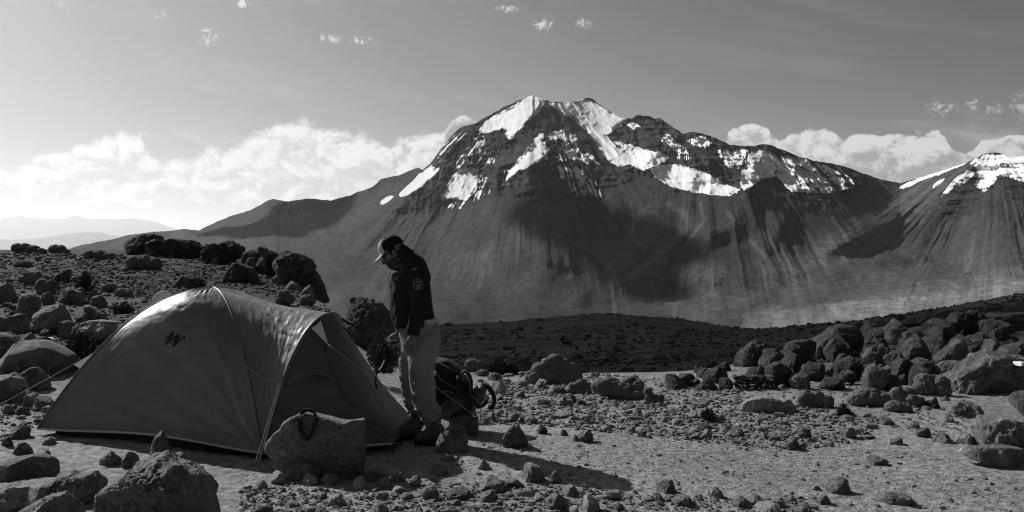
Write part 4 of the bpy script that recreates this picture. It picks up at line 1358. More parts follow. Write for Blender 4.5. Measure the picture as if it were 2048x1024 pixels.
def clear_of(x, y):
    # keep the tent's floor and the boots free
    e1, e2 = np.array([.962, -.272]), np.array([.272, .962])
    d = np.stack([x + 3.667, y - 7.69], -1)
    a, b = d @ e1, d @ e2
    return ~((a > -.1) & (a < 3.3) & (b > -.12) & (b < 1.9)) & ~((np.abs(x + .72) < .3) & (np.abs(y - 8.0) < .3))


for poly, n1, (w0, w1), n2, (g0, g1), lab, grp in ZONES:
    if n1:
        p = sample_poly(poly, n1)
        yy = hits(p[:, 0], p[:, 1])
        for (a, b), y in zip(p, yy):
            if not np.isfinite(y):
                continue
            x = (a - 1024) / FPX * y
            if not clear_of(np.array([x]), np.array([y]))[0]:
                continue
            w = (w0 + (w1 - w0) * sr.random() ** 2.2) / FPX * y
            dark = 'dark block' in lab or 'left' in lab and sr.random() < .5
            ms = SMD if dark else (SMP if sr.random() < .05 else SM)
            h = w * sr.uniform(.32, .66)
            z = float(ground_z(x, y))
            o = link('stone', ms[sr.integers(len(ms))], loc=(x, y, z + h * .22))
            o.scale = (w, w * sr.uniform(.7, 1.1), h)
            o.rotation_euler = (sr.uniform(-.25, .25), sr.uniform(-.25, .25), sr.uniform(0, 6.28))
            tag(o, lab, 'stone', grp)
            LOOSE.append((o, a, b, 'stone'))
    p = sample_poly(poly, n2)
    yy = hits(p[:, 0], p[:, 1])
    ok = np.isfinite(yy)
    p, yy = p[ok], yy[ok]
    x = (p[:, 0] - 1024) / FPX * yy
    ok = clear_of(x, yy)
    x, yy = x[ok], yy[ok]
    zz = ground_z(x, yy)
    for a, b, c in zip(x, yy, zz):
        w = (g0 + (g1 - g0) * sr.random() ** 2.0) / FPX * b
        v = IV * (1 + .3 * sr.uniform(-1, 1, (len(IV), 1)))
        d = sr.normal(size=3)
        d /= np.linalg.norm(d)
        for _ in range(3):
            d = sr.normal(size=3)
            d /= np.linalg.norm(d)
            v = v - np.outer(np.maximum(v @ d - .5, 0), d)
        an = sr.uniform(0, 6.28)
        v = v * np.array([.5, .5 * sr.uniform(.6, 1), sr.uniform(.22, .42)]) * w
        v = np.stack([v[:, 0] * math.cos(an) - v[:, 1] * math.sin(an), v[:, 0] * math.sin(an) + v[:, 1] * math.cos(an), v[:, 2]], -1)
        RUB['stone_dark' if lab and 'left' in lab and sr.random() < .8 else 'stone'].append((v + np.array([a, b, c + .06 * w]), IF))
for mt, lst in RUB.items():
    tag(link('rubble', new_mesh('rubble', *join(lst), M[mt], smooth=False)), kind='stuff')


# ---------------------------------------------------------------- tent
def curve_tube(pts, rad, seg=6):
    # a round cord or rod along points
    P = np.asarray(pts, float)
    n = len(P)
    rad = np.broadcast_to(np.asarray(rad, float), (n,))
    T = np.gradient(P, axis=0)
    T /= np.maximum(np.linalg.norm(T, axis=1, keepdims=True), 1e-9)
    ref = np.array([0, 0, 1.0]) if abs(T[:, 2]).mean() < .9 else np.array([1.0, 0, 0])
    A = np.cross(T, ref)
    A /= np.maximum(np.linalg.norm(A, axis=1, keepdims=True), 1e-9)
    B = np.cross(A, T)
    a = np.linspace(0, 2 * np.pi, seg, endpoint=False)
    v = P[:, None] + rad[:, None, None] * (np.cos(a)[None, :, None] * A[:, None] + np.sin(a)[None, :, None] * B[:, None])
    f = []
    for i in range(n - 1):
        for k in range(seg):
            f.append((i * seg + k, i * seg + (k + 1) % seg, (i + 1) * seg + (k + 1) % seg, (i + 1) * seg + k))
    v = v.reshape(-1, 3)
    v = np.vstack([v, P[:1], P[-1:]])
    c0_, c1_ = len(v) - 2, len(v) - 1
    for k in range(seg):
        f.append((c0_, (k + 1) % seg, k, c0_))
        f.append((c1_, (n - 1) * seg + k, (n - 1) * seg + (k + 1) % seg, c1_))
    return v, f


def poly_mesh(name, v, faces, mat, smooth=True):
    me = bpy.data.meshes.new(name)
    me.from_pydata([tuple(p) for p in v], [], [tuple(dict.fromkeys(q_)) for q_ in faces])
    me.materials.append(mat)
    me.polygons.foreach_set('use_smooth', np.full(len(me.polygons), smooth, dtype=bool))
    me.update()
    return me


def ribbon(pts, wid, nrm, thick=.002):
    # a flat strap: points, width vector per point or one vector, thickness along nrm
    P = np.asarray(pts, float)
    Wd = np.broadcast_to(np.asarray(wid, float), P.shape)
    Nn = np.broadcast_to(np.asarray(nrm, float), P.shape) * thick
    v = np.stack([P - Wd / 2 - Nn, P + Wd / 2 - Nn, P + Wd / 2 + Nn, P - Wd / 2 + Nn], 1).reshape(-1, 3)
    f = []
    n = len(P)
    for i in range(n - 1):
        for k in range(4):
            f.append((i * 4 + k, i * 4 + (k + 1) % 4, (i + 1) * 4 + (k + 1) % 4, (i + 1) * 4 + k))
    f.append((0, 3, 2, 1))
    f.append(((n - 1) * 4, (n - 1) * 4 + 1, (n - 1) * 4 + 2, (n - 1) * 4 + 3))
    return v, f


def smooth_path(pts, n=40):
    # Catmull-Rom through points
    P = np.asarray(pts, float)
    P = np.vstack([2 * P[0] - P[1], P, 2 * P[-1] - P[-2]])
    out = []
    segs = len(P) - 3
    for t in np.linspace(0, segs - 1e-6, n):
        i = int(t)
        u = t - i
        a, b, c, d = P[i:i + 4]
        out.append(.5 * ((2 * b) + (-a + c) * u + (2 * a - 5 * b + 4 * c - d) * u * u + (-a + 3 * b - 3 * c + d) * u ** 3))
    return np.array(out)


def fabric(name, base, spec=.4, rough=.5, weave=900.0, crease=1.0, trans=0.0):
    def fn(N, b):
        p = N.n('ShaderNodeTexCoord').outputs['Object']
        n1 = N.noise(p, 5.0, 5, 0.6, 0.5)
        n2 = N.noise(p, 28.0, 4, 0.6)
        c = N.m('MULTIPLY', base, N.rng(n1, 0.3, 0.7, 0.9, 1.1))
        h = N.m('ADD', N.m('MULTIPLY', n1, 0.8), N.m('MULTIPLY', n2, 0.25))
        return c, h, 0.010 * crease
    return material(name, fn, rough, spec)


def plain(name, base, rough=.6, spec=.3, metal=0.0):
    def fn(N, b):
        n = N.noise(obj_pos(N), 40.0, 4, 0.6)
        b.inputs['Metallic'].default_value = metal
        return N.m('MULTIPLY', base, N.rng(n, 0.3, 0.7, 0.85, 1.15)), None, 0
    return material(name, fn, rough, spec)


M['fly'] = fabric('tent_fly', 0.155, .55, .42, crease=.5)
M['fly_dark'] = fabric('tent_door_fabric', 0.11, .3, .55, crease=1.0)
M['inner'] = fabric('tent_inner', 0.025, .2, .7)
M['tab'] = plain('tab_cloth', .05, .8, .1)
M['black'] = plain('black_webbing', 0.012, .7)
M['trim'] = plain('reflective_tape', 0.55, .4)
M['cord'] = plain('pale_cord', 0.3, .6)
M['alloy'] = plain('alloy_pole', 0.55, .35, .5, .6)
M['emblem'] = plain('emblem_print', 0.02, .7)

NL, NR = np.array([-3.667, 7.69, .15]), np.array([-1.795, 7.16, .07])
E1 = (NR - NL) * np.array([1, 1, 0])
E1 /= np.linalg.norm(E1)
E2 = np.array([-E1[1], E1[0], 0])
WID = 1.62
FL, FR = NL + E2 * WID, NR + E2 * WID
PEAK = np.array([-2.46, 8.19, 1.222])
HOOP = np.array([-1.42, 7.86, 1.03])        # the porch hoop leans forward
tent = thing('tent', 'dome tent with a porch and a zigzag emblem, pitched left of the standing person', 'tent', tuple((NL + NR + FL + FR) / 4 * np.array([1, 1, 0])))
TO = np.array(tent.location)


def arc(a, b, f):
    # tent pole from a corner up to the top: parabola in a vertical plane
    f = np.asarray(f, float)[..., None]
    p = a + (b - a) * f
    z = a[2] + (b[2] - a[2]) * (1 - (1 - f[..., 0]) ** 2)
    p = p.copy()
    p[..., 2] = z
    return p


def wrinkle(P, along, k=1.0, seed=0.0):
    # tension creases: fine waves that run along one direction
    a = P @ along
    c = np.cross(along, [0, 0, 1.0])
    c /= np.linalg.norm(c)
    d = P @ c + P[..., 2] * .7
    return k * (.0045 * fbm(a * 1.6 + seed, d * 16, 3.0, 3) + .0025 * fbm(a * 5 + seed, d * 30, 1.0, 2))


def patch(name, S, mat, disp=None, parent=tent, thick=0.0015):
    # S: rows x cols x 3 grid of points
    dU, dV = np.gradient(S, axis=0), np.gradient(S, axis=1)
    n = np.cross(dV, dU)
    ln = np.linalg.norm(n, axis=-1, keepdims=True)
    n = n / np.maximum(ln, 1e-9)
    if disp is not None:
        S = S + n * disp[..., None]
    me = new_mesh(name, (S - TO).reshape(-1, 3), grid_faces(S.shape[0], S.shape[1]), mat)
    return link(name, me, parent), S, n


# near panel: between the two near poles, apex at the top
nu, nv = 150, 110
U, V = np.meshgrid(np.linspace(0, 1, nu), np.linspace(0, 1, nv))
def near_panel(U, V):
    Lp, Rp = arc(NL, PEAK, V), arc(NR, PEAK, V)
    base = NL + (NR - NL) * U[..., None]
    base = base + E2 * (-.05 * np.sin(np.pi * U))[..., None] * -1
    base[..., 2] += .035 * np.sin(np.pi * U) ** 2
    corner = (1 - U[..., None]) * ((1 - V[..., None]) * NL + V[..., None] * PEAK) + U[..., None] * ((1 - V[..., None]) * NR + V[..., None] * PEAK)
    S = (1 - U[..., None]) * Lp + U[..., None] * Rp + (1 - V[..., None]) * base + V[..., None] * PEAK - corner
    # air pushes the cloth out a little
    bulge = .17 * np.sin(np.pi * U) ** .8 * np.sin(np.pi * np.clip(V, 0, 1) ** 1.7)
    S = S - E2 * bulge[..., None]
    return S
S = near_panel(U, V)
# creases fan out from the pole feet and run across the shoulder
dNR = np.linalg.norm(S - NR, axis=-1)
aNR = np.arctan2(S[..., 2] - NR[2], (NR - S) @ E1)
dNL = np.linalg.norm(S - NL, axis=-1)
aNL = np.arctan2(S[..., 2] - NL[2], (S - NL) @ E1)
disp = .018 * fbm(aNR * 11, dNR * 1.3, 1.0, 3) * np.exp(-dNR / 1.1) + .012 * fbm(aNL * 10, dNL * 1.2, 4.0, 3) * np.exp(-dNL / .9)
disp += .010 * np.exp(-((V - .90) / .08) ** 2) * np.sin(U * 60 + 8 * V) * sstep(U, .15, .4) * (1 - sstep(U, .75, .95)) * (.6 + .8 * fbm(U * 9, V * 5, 2.0, 2))
disp += .004 * fbm(U * 9, V * 22, 6.0, 4) + .004 * fbm(U * 30, V * 12, 9.0, 3) * sstep(U, .55, 1)
disp *= np.clip(np.minimum(np.minimum(U, 1 - U), np.minimum(V, 1.0)) / .06, 0, 1) ** .5 * (1 - V ** 12)
fly_near, SN, NN = patch('fly_side_panel', S, M['fly'], disp)
fly_near['label'] = 'large shaded side panel of the flysheet'
# left end panel
Lp = arc(NL, PEAK, V[:70, :60] * 0 + np.linspace(0, 1, 70)[:, None])
U2, V2 = np.meshgrid(np.linspace(0, 1, 60), np.linspace(0, 1, 70))
Lp, Rp = arc(NL, PEAK, V2), arc(FL, PEAK, V2)
base = NL + (FL - NL) * U2[..., None]
corner = (1 - U2[..., None]) * ((1 - V2[..., None]) * NL + V2[..., None] * PEAK) + U2[..., None] * ((1 - V2[..., None]) * FL + V2[..., None] * PEAK)
patch('fly_end_panel', ((1 - U2[..., None]) * Lp + U2[..., None] * Rp + (1 - V2[..., None]) * base + V2[..., None] * PEAK - corner)[:, ::-1], M['fly'])
# far panel
Lp, Rp = arc(FL, PEAK, V2), arc(FR, PEAK, V2)
base = FL + (FR - FL) * U2[..., None]
corner = (1 - U2[..., None]) * ((1 - V2[..., None]) * FL + V2[..., None] * PEAK) + U2[..., None] * ((1 - V2[..., None]) * FR + V2[..., None] * PEAK)
patch('fly_back_panel', ((1 - U2[..., None]) * Lp + U2[..., None] * Rp + (1 - V2[..., None]) * base + V2[..., None] * PEAK - corner)[:, ::-1], M['fly'])


def over(a, top, b, t):
    t = np.asarray(t, float)
    return np.where((t < .5)[..., None], arc(a, top, np.clip(t * 2, 0, 1)), arc(b, top, np.clip(2 - t * 2, 0, 1)))


def hoop_pt(t):
    # the porch hoop: rounder than the main poles
    t = np.asarray(t, float)
    s_ = np.abs(t * 2 - 1)
    a = np.where((t < .5)[..., None], NR, FR)
    p = HOOP + (a - HOOP) * (s_ ** 1.0)[..., None]
    p[..., 2] = NR[2] + (HOOP[2] - NR[2]) * (1 - s_ ** 2.15) ** .94
    return p


# roof panel: from the main poles forward to the porch hoop, with a saddle between
nt, nw = 170, 90
T_, W_2 = np.meshgrid(np.linspace(0, 1, nt), np.linspace(0, 1, nw))
A_, B_ = over(NR, PEAK, FR, T_), hoop_pt(T_)
S = A_ * (1 - W_2[..., None]) + B_ * W_2[..., None]
mid = np.sin(np.pi * T_)
S[..., 2] -= .035 * np.sin(np.pi * W_2) * mid ** 1.5
inw = np.where(T_ < .5, 1, -1)[..., None] * E2
S = S + inw * (.03 * np.sin(np.pi * W_2) * np.sin(2 * np.pi * np.clip(T_, 0, 1)) ** 2)[..., None]
wr = .0075 * fbm(T_ * 44 + 1.5 * W_2, W_2 * 2.6, 1.0, 4) * sstep(W_2, .15, .75) + .0035 * fbm(T_ * 20, W_2 * 22, 5.0, 3)
wr *= np.clip(np.minimum(W_2, 1 - W_2) / .05, 0, 1) ** .6
fly_roof, SR, NRM = patch('fly_roof_panel', S[:, ::-1], M['fly'], -wr[:, ::-1])
fly_roof['label'] = 'sunlit roof panel of the flysheet dipping to the porch hoop'

# porch: hoop to the two pegs
P1, P2 = np.array([-.905, 7.57, .06]), np.array([-.83, 8.62, .04])
ng, nh = 120, 70
T_, W_2 = np.meshgrid(np.linspace(0, 1, ng), np.linspace(0, 1, nh))
Bp = hoop_pt(T_)
end = P1 + (P2 - P1) * sstep(T_, .30, .75)[..., None]
base_n = NR + (P1 - NR) * W_2[..., None]
S = Bp * (1 - W_2[..., None]) + end * W_2[..., None]
S[..., 2] -= .05 * np.sin(np.pi * W_2) * np.sin(np.pi * T_)
wr = .008 * fbm(T_ * 16, W_2 * 2.2, 3.0, 4) + .003 * fbm(T_ * 14, W_2 * 26, 7.0, 3)
wr += -.014 * np.exp(-((T_ - .30 - .05 * W_2) / .012) ** 2) + .008 * np.exp(-((T_ - .335 - .05 * W_2) / .02) ** 2)
wr *= np.clip(np.minimum(W_2, 1 - W_2) / .05, 0, 1) ** .6
door, SD, ND = patch('porch_door_panel', S, M['fly_dark'], wr)
door['label'] = 'dark porch door panel running down to the pegs'

# hoop sleeve and pole ends, pole ridges
hp = hoop_pt(np.linspace(0, 1, 70))
v, f = curve_tube(hp - TO, .014, 8)
o = link('porch_pole_sleeve', poly_mesh('porch_pole_sleeve', v, f, M['fly']), tent)
for a, b in ((NL, PEAK), (NR, PEAK)):
    p = arc(a, b, np.linspace(0, 1, 50)) - TO
    p = p - E2 * .004 + np.array([0, 0, .002])
    v, f = curve_tube(p, .0065, 6)
    link('pole_ridge', poly_mesh('pole_ridge', v, f, M['fly']), tent)
# dark band inside the hoop (double layer of cloth)
tt_ = np.linspace(.36, .80, 50)
hp2 = hoop_pt(tt_)
e2 = P1 + (P2 - P1) * sstep(tt_, .30, .75)[:, None]
rows = np.array([hp2 * (1 - w) + e2 * w + np.array([0, -.012, .012]) * np.sin(np.pi * (w + .02) / .2) for w in np.linspace(.012, .13, 8)])
patch('porch_storm_flap', rows, M['fly_dark'])

# inner tent: dark floor tub seen under the hem
tub = []
c_ = (NL + NR + FL + FR) / 4
for q_ in (NL, NR, FR, FL):
    d = q_ + (c_ - q_) * .10
    tub.append(d * np.array([1, 1, 0]))
vv_ = []
for z in (-.03, .13):
    for q_ in tub:
        vv_.append(q_ + np.array([0, 0, z]) - TO)
link('inner_tent', poly_mesh('inner_tent', vv_, [(0, 1, 5, 4), (1, 2, 6, 5), (2, 3, 7, 6), (3, 0, 4, 7), (4, 5, 6, 7), (3, 2, 1, 0)], M['inner'], False), tent)


# reflective hem tape along the side panel and the porch
def hem(P, name='hem_tape', h=.016):
    n = np.array([0, -1, 0.0])
    v, f = ribbon(P - TO + n * .006, np.array([0, 0, h]), n, .0012)
    return link(name, poly_mesh(name, v, f, M['trim'], False), tent)


hem(SN[0])
hem(np.array([SD[0, 0] * (1 - w) + P1 * w for w in np.linspace(0, 1, 20)]))

# emblem: zigzag brush mark printed on the side panel
EM = [(324, 684), (347, 660.5), (348, 669.5), (341, 677), (358, 667), (359.8, 674), (355.5, 680), (369.8, 671), (371, 675.5), (369.5, 679.5), (366, 677.8), (362, 680), (350, 692.5), (345, 693.8),
      (344, 692), (350, 675), (340, 684.5), (331, 690), (327.5, 691), (328, 689), (337.5, 674.5)]
flatN = SN.reshape(-1, 3)
ppx = 1024 + FPX * flatN[:, 0] / flatN[:, 1]
ppy = HOR + FPX * (CAMZ - flatN[:, 2]) / flatN[:, 1]


def on_panel(px, py, lift=.004):
    d = (ppx - px) ** 2 + (ppy - py) ** 2
    k = np.argsort(d)[:6]
    w = 1 / (d[k] + .05)
    y = (flatN[k, 1] * w).sum() / w.sum()
    return pix(px, py, y - lift)


def filled(poly):
    # triangulate a flat outline with bmesh
    bm = bmesh.new()
    vs = [bm.verts.new((x, -y, 0)) for x, y in poly]
    fc = bm.faces.new(vs)
    r = bmesh.ops.triangulate(bm, faces=[fc])
    bmesh.ops.subdivide_edges(bm, edges=bm.edges[:], cuts=2, use_grid_fill=True)
    bmesh.ops.triangulate(bm, faces=bm.faces[:])
    out = [(p.co.x, -p.co.y) for p in bm.verts], [[q_.index for q_ in p.verts] for p in bm.faces]
    bm.verts.index_update()
    bm.free()
    return out


bm = bmesh.new()
fc = bm.faces.new([bm.verts.new((x, -y, 0)) for x, y in EM])
bmesh.ops.triangulate(bm, faces=[fc])
bmesh.ops.subdivide_edges(bm, edges=bm.edges[:], cuts=2)
bmesh.ops.triangulate(bm, faces=bm.faces[:])
bm.verts.index_update()
for p in bm.verts:
    p.co = Vector(on_panel(p.co.x, -p.co.y) - TO)
me = bpy.data.meshes.new('emblem')
bm.to_mesh(me)
bm.free()
me.materials.append(M['emblem'])
link('emblem', me, tent)['label'] = 'black zigzag brush-stroke emblem'

# vent hood on the porch: a cloth flap held away from the door, open below
flatD = SD.reshape(-1, 3)
dpx = 1024 + FPX * flatD[:, 0] / flatD[:, 1]
dpy = HOR + FPX * (CAMZ - flatD[:, 2]) / flatD[:, 1]


def on_door(px, py, lift=.0):
    d = (dpx - px) ** 2 + (dpy - py) ** 2
    k_ = np.argsort(d)[:8]
    w_ = 1 / (d[k_] + .5)
    return pix(px, py, (flatD[k_, 1] * w_).sum() / w_.sum() - lift)


hu = np.linspace(0, 1, 24)
topc = smooth_path([(573, 762, 0), (585, 730, 0), (603, 697, 0), (622, 676, 0), (640, 690, 0), (652, 722, 0), (660, 758, 0)], 24)
lowc = smooth_path([(573, 770, 0), (590, 763, 0), (607, 755, 0), (622, 750, 0), (637, 749, 0), (650, 753, 0), (660, 762, 0)], 24)
rows = []
for w in np.linspace(0, 1, 10):
    row = []
    for k_, u_ in enumerate(hu):
        q_ = topc[k_] * (1 - w) + lowc[k_] * w
        row.append(on_door(q_[0], q_[1], .006 + .085 * w ** 1.3 * math.sin(math.pi * u_) ** .7))
    rows.append(row)
patch('vent_hood', np.array(rows), M['fly_dark'])
vz = smooth_path([(652, 645, 0), (650, 680, 0), (656, 715, 0), (672, 755, 0), (698, 800, 0), (735, 845, 0), (780, 884, 0)], 40)
zz_ = np.array([on_door(q_[0], q_[1], .006) for q_ in vz])
link('door_zip', poly_mesh('door_zip', *curve_tube(zz_ - TO, .0065, 6), M['fly_dark']), tent)


# guy lines, tabs, pegs
def cord(a, b, sag=.0, rad=.0028, name='guy_line', mat='cord'):
    t = np.linspace(0, 1, 14)[:, None]
    p = a * (1 - t) + b * t
    p[:, 2] -= sag * np.sin(np.pi * t[:, 0])
    v, f = curve_tube(p - TO, rad, 6)
    return link(name, poly_mesh(name, v, f, M[mat]), tent)


def tab(a, b, c, name='guy_tab'):
    v = np.array([a, b, c])
    n = np.cross(v[1] - v[0], v[2] - v[0])
    n /= np.linalg.norm(n)
    vv = np.vstack([v + n * .0015, v - n * .0015]) - TO
    return link(name, poly_mesh(name, vv, [(0, 1, 2), (5, 4, 3), (0, 3, 4, 1), (1, 4, 5, 2), (2, 5, 3, 0)], M['tab'], False), tent)


h1, h2 = hoop_pt(np.array([.33]))[0], hoop_pt(np.array([.405]))[0]
tip = pix(657, 690, 7.32)
tab(h1, h2, tip)
rock_tie = pix(908, 866, 7.66)
cord(tip, rock_tie, .01)
o = link('line_slider', poly_mesh('line_slider', *curve_tube(np.array([tip, tip + (rock_tie - tip) * .03]) - TO, .007, 8), M['cord']), tent)
cord(pix(869, 772, 8.00), pix(950, 832, 7.90), .0)
cord(pix(700, 815, 7.53), P1 + np.array([.01, 0, 0]), 0, .0022)
cord(P1, pix(880, 897, 7.55), 0, .0022)
l1, l2 = arc(NL, PEAK, np.array([.235]))[0], arc(NL, PEAK, np.array([.325]))[0]
ltip = pix(147, 729, 8.22)
tab(l1, l2, ltip)
cord(ltip, pix(-60, 842, 7.70), .0, .0018)
s1, s2 = arc(NR, PEAK, np.array([.30]))[0] + np.array([0, -.02, 0]), hoop_pt(np.array([.13]))[0] + np.array([0, -.02, 0])
cord(s1, s2, .02, .0032)
cord(s2, s2 + np.array([.03, -.01, -.2]), 0, .0025)
for dx in (0.0, .035):
    cord(s2 + np.array([-.01 + dx * .3, -.02, 0]), NR * np.array([1, 1, 0]) + np.array([-.03 + dx * .6, -.10, 0.0]), 0, .006, 'pole_end', 'alloy')
# loops that hold the hem to the floor
for px, py, y in ((301, 872, 7.5), (526, 905, 7.14), (786, 888, 7.55)):
    a = pix(px, py, y)
    v, f = curve_tube(np.array([a, a * np.array([1, 1, 0]) + np.array([0, -.02, -.01])]) - TO, .004, 6)
    link('hem_loop', poly_mesh('hem_loop', v, f, M['black']), tent)
# black tie hanging from the far edge of the door
tie = smooth_path([pix(770, 718, 8.15), pix(764, 732, 8.08), pix(757, 742, 8.00), pix(753, 752, 7.95), pix(752, 764, 7.90), pix(755, 777, 7.85)], 24)
v, f = ribbon(tie - TO + np.array([0, -.03, 0]), np.array([.014, 0, .005]), np.array([0, -1, 0.0]), .002)
link('door_tie', poly_mesh('door_tie', v, f, M['black'], False), tent)
# far guy tab seen beyond the hoop
tab(hoop_pt(np.array([.60]))[0], hoop_pt(np.array([.66]))[0], pix(741, 669, 8.45))
# roof seam and the pale vent cap behind the shoulder
k = int(.60 * (nt - 1))
seam = SR[:, (nt - 1) - k] + np.array([0, 0, .003])
link('roof_seam', poly_mesh('roof_seam', *curve_tube(seam[::3] - TO, .003, 5), M['fly_dark']), tent)
vent = smooth_path([pix(312, 606, 9.00), pix(318, 597, 9.00), pix(330, 590, 9.00), pix(345, 588, 9.00)], 16)
v, f = ribbon(vent - TO, np.array([.03, .12, -.06]), np.array([-.4, .2, .9]), .006)
link('vent_cap', poly_mesh('vent_cap', v, f, M['trim']), tent)


# ---------------------------------------------------------------- cushion plants, bushes, tufts
def cushion_mat():
    def fn(N, b):
        p = geo_pos(N)
        n1 = N.noise(p, 6.0, 4, 0.6)
        n2 = N.noise(p, 160.0, 3, 0.7)
        c = N.m('MULTIPLY', N.rng(n1, 0.3, 0.7, 0.11, 0.17), N.rng(n2, 0.3, 0.7, 0.75, 1.2))
        return c, N.m('ADD', N.m('MULTIPLY', n1, 0.4), N.m('MULTIPLY', n2, 0.25)), 0.02
    return material('cushion_plant_moss', fn, 0.95, 0.1)


M['cushion'] = cushion_mat()


def lump_mesh(name, lumps, mat, sub=3):
    # one closed skin round many rounded lumps: the outermost lump wins in every direction
    r_ = np.random.default_rng(len(lumps))
    parts = []
    for (c, rx, ry, rz) in lumps:
        v, f = ICO[sub]
        n = 1 + .07 * fbm(v[:, 0] * 2 + c[0] * 9, v[:, 1] * 2 + c[1] * 9, v[:, 2] * 2 + c[2] * 9, 3)
        parts.append((v * n[:, None] * np.array([rx, ry, rz]) + np.array(c), f))
    v, f = join(parts)
    me = new_mesh(name, v, f, mat)
    ob = bpy.data.objects.new('tmp', me)
    scene.collection.objects.link(ob)
    size = float((v.max(0) - v.min(0)).max())
    md = ob.modifiers.new('remesh', 'REMESH')
    md.mode = 'VOXEL'
    md.voxel_size = max(size / 60, .008)
    sm = ob.modifiers.new('smooth', 'SMOOTH')
    sm.factor, sm.iterations = .5, 4
    dg = bpy.context.evaluated_depsgraph_get()
    out = bpy.data.meshes.new_from_object(ob.evaluated_get(dg))
    bpy.data.objects.remove(ob)
    out.name = name
    out.materials.clear()
    out.materials.append(mat)
    # every lump is itself made of smaller cushions
    k = len(out.vertices)
    co = np.zeros(k * 3, dtype=np.float32)
    no = np.zeros(k * 3, dtype=np.float32)
    out.vertices.foreach_get('co', co)
    out.vertices.foreach_get('normal', no)
    co, no = co.reshape(-1, 3).astype(float), no.reshape(-1, 3)
    cell = size * .10
    pts = co[r_.integers(0, k, 150)]
    d = np.full(k, 9.0)
    for p in pts:
        d = np.minimum(d, np.linalg.norm(co - p, axis=1) / cell)
    co = co + no * (cell * .75 * (np.sqrt(np.clip(1 - (d * .95) ** 2, 0, 1)) - .6))[:, None]
    out.vertices.foreach_set('co', co.astype(np.float32).ravel())
    out.update()
    out.polygons.foreach_set('use_smooth', np.full(len(out.polygons), True, dtype=bool))
    return out


def cushion(label, px0, py0, px1, py1, lumps, y=None, group='cushion plants'):
    # lumps in photo pixels: (x, y, half width, half height)
    y = y or ground_hit((px0 + px1) / 2, py1) or 13.0
    base = pix((px0 + px1) / 2, py1, y)
    ls = []
    for k, (lx, ly, hw, hh) in enumerate(lumps):
        dep = y + hw / FPX * y * .8 + (py1 - ly) / FPX * y * .45
        p = pix(lx, ly, dep) - base
        ls.append((p, hw / FPX * dep, hw / FPX * dep * .95, hh / FPX * dep))
    o = link('cushion_plant', lump_mesh('cushion_plant', ls, M['cushion']), loc=tuple(base))
    return tag(o, label, 'cushion plant', group)


def z2(lst, ox, oy, s):
    return [(ox + a / s, oy + b / s, c / s, d / s) for a, b, c, d in lst]


cushion('tall cushion plant heaped in many round lumps on the rim, middle of the picture', 1051, 710, 1163, 768,
        z2([(610, 300, 75, 62), (570, 375, 105, 62), (770, 205, 72, 52), (690, 245, 62, 52), (800, 262, 82, 55), (850, 240, 55, 50), (820, 330, 110, 66), (930, 310, 85, 68), (980, 370, 62, 80),
            (770, 378, 62, 50), (850, 400, 50, 50), (890, 425, 46, 46), (680, 420, 80, 50), (960, 430, 70, 60), (760, 300, 95, 80), (690, 340, 90, 80), (850, 400, 130, 70), (640, 430, 110, 50)], 960, 680, 5.12))
cushion('small lumpy cushion plant right of the tall one', 1134, 760, 1181, 788,
        z2([(1040, 450, 58, 48), (960, 490, 62, 60), (1080, 500, 55, 55), (930, 530, 45, 50), (1010, 520, 60, 50), (1100, 530, 40, 30)], 960, 680, 5.12))
cushion('broad smooth cushion plant with two large domes, right of the small lumpy one', 1183, 756, 1290, 800,
        z2([(1300, 440, 130, 48), (1230, 480, 80, 60), (1290, 510, 92, 60), (1400, 520, 85, 70), (1560, 465, 112, 75), (1450, 530, 120, 90), (1600, 550, 90, 72), (1520, 560, 130, 60)], 960, 680, 5.12))
cushion('low dark cushion plant at the right foot of the two-domed one', 1292, 776, 1329, 808,
        z2([(1720, 530, 45, 40), (1740, 590, 50, 46), (1830, 600, 60, 46), (1790, 620, 60, 40)], 960, 680, 5.12))
cushion('furrowed cushion plant beside the long pale flat rock', 1590, 782, 1668, 816,
        z2([(1390, 320, 62, 48), (1490, 320, 66, 38), (1360, 370, 55, 60), (1460, 385, 80, 48), (1560, 360, 70, 45), (1580, 395, 50, 34), (1390, 410, 60, 40)], 1300, 720, 4.452))
cushion('long smooth cushion plant in front of the shaded pile', 1700, 776, 1782, 813, [(1735, 795, 32, 18), (1718, 800, 22, 16), (1755, 800, 26, 17), (1770, 806, 16, 12)])
cushion('rounded cushion plant left of the craggy boulder', 1828, 748, 1874, 792, [(1850, 764, 21, 17), (1846, 776, 20, 16), (1862, 776, 14, 16)])
cushion('creased cushion plant wedged between the rounded one and the columnar boulder', 1868, 752, 1902, 794, [(1884, 768, 16, 16), (1888, 782, 15, 14)])
cushion('flat cushion plant lying low before the rounded one', 1772, 802, 1823, 826, [(1790, 814, 20, 12), (1806, 817, 18, 11)])
cushion('double-lobed cushion plant behind the flat one', 1781, 773, 1830, 805, [(1796, 788, 15, 14), (1815, 788, 16, 13), (1805, 797, 18, 10)])
cushion('small folded cushion plant between the flat one and the craggy boulder', 1813, 788, 1850, 816, [(1825, 800, 12, 11), (1839, 803, 11, 11)])
cushion('round dark cushion plant on the rim behind the backpack', 930, 716, 964, 741, [(944, 729, 15, 12), (954, 731, 11, 10)])
cushion('pair-lobed cushion plant on the left hill above the tent roof, nearest the outcrop', 552, 579, 588, 610, [(566, 590, 13, 11), (576, 599, 13, 11), (562, 600, 11, 10)])
cushion('dome-shaped cushion plant right of the pair-lobed one, above the tent roof', 599, 588, 634, 610, [(616, 600, 17, 11)])
cushion('left one of two round cushion plants on the slope above the left tent end', 203, 566, 236, 588, [(219, 577, 16, 11)])
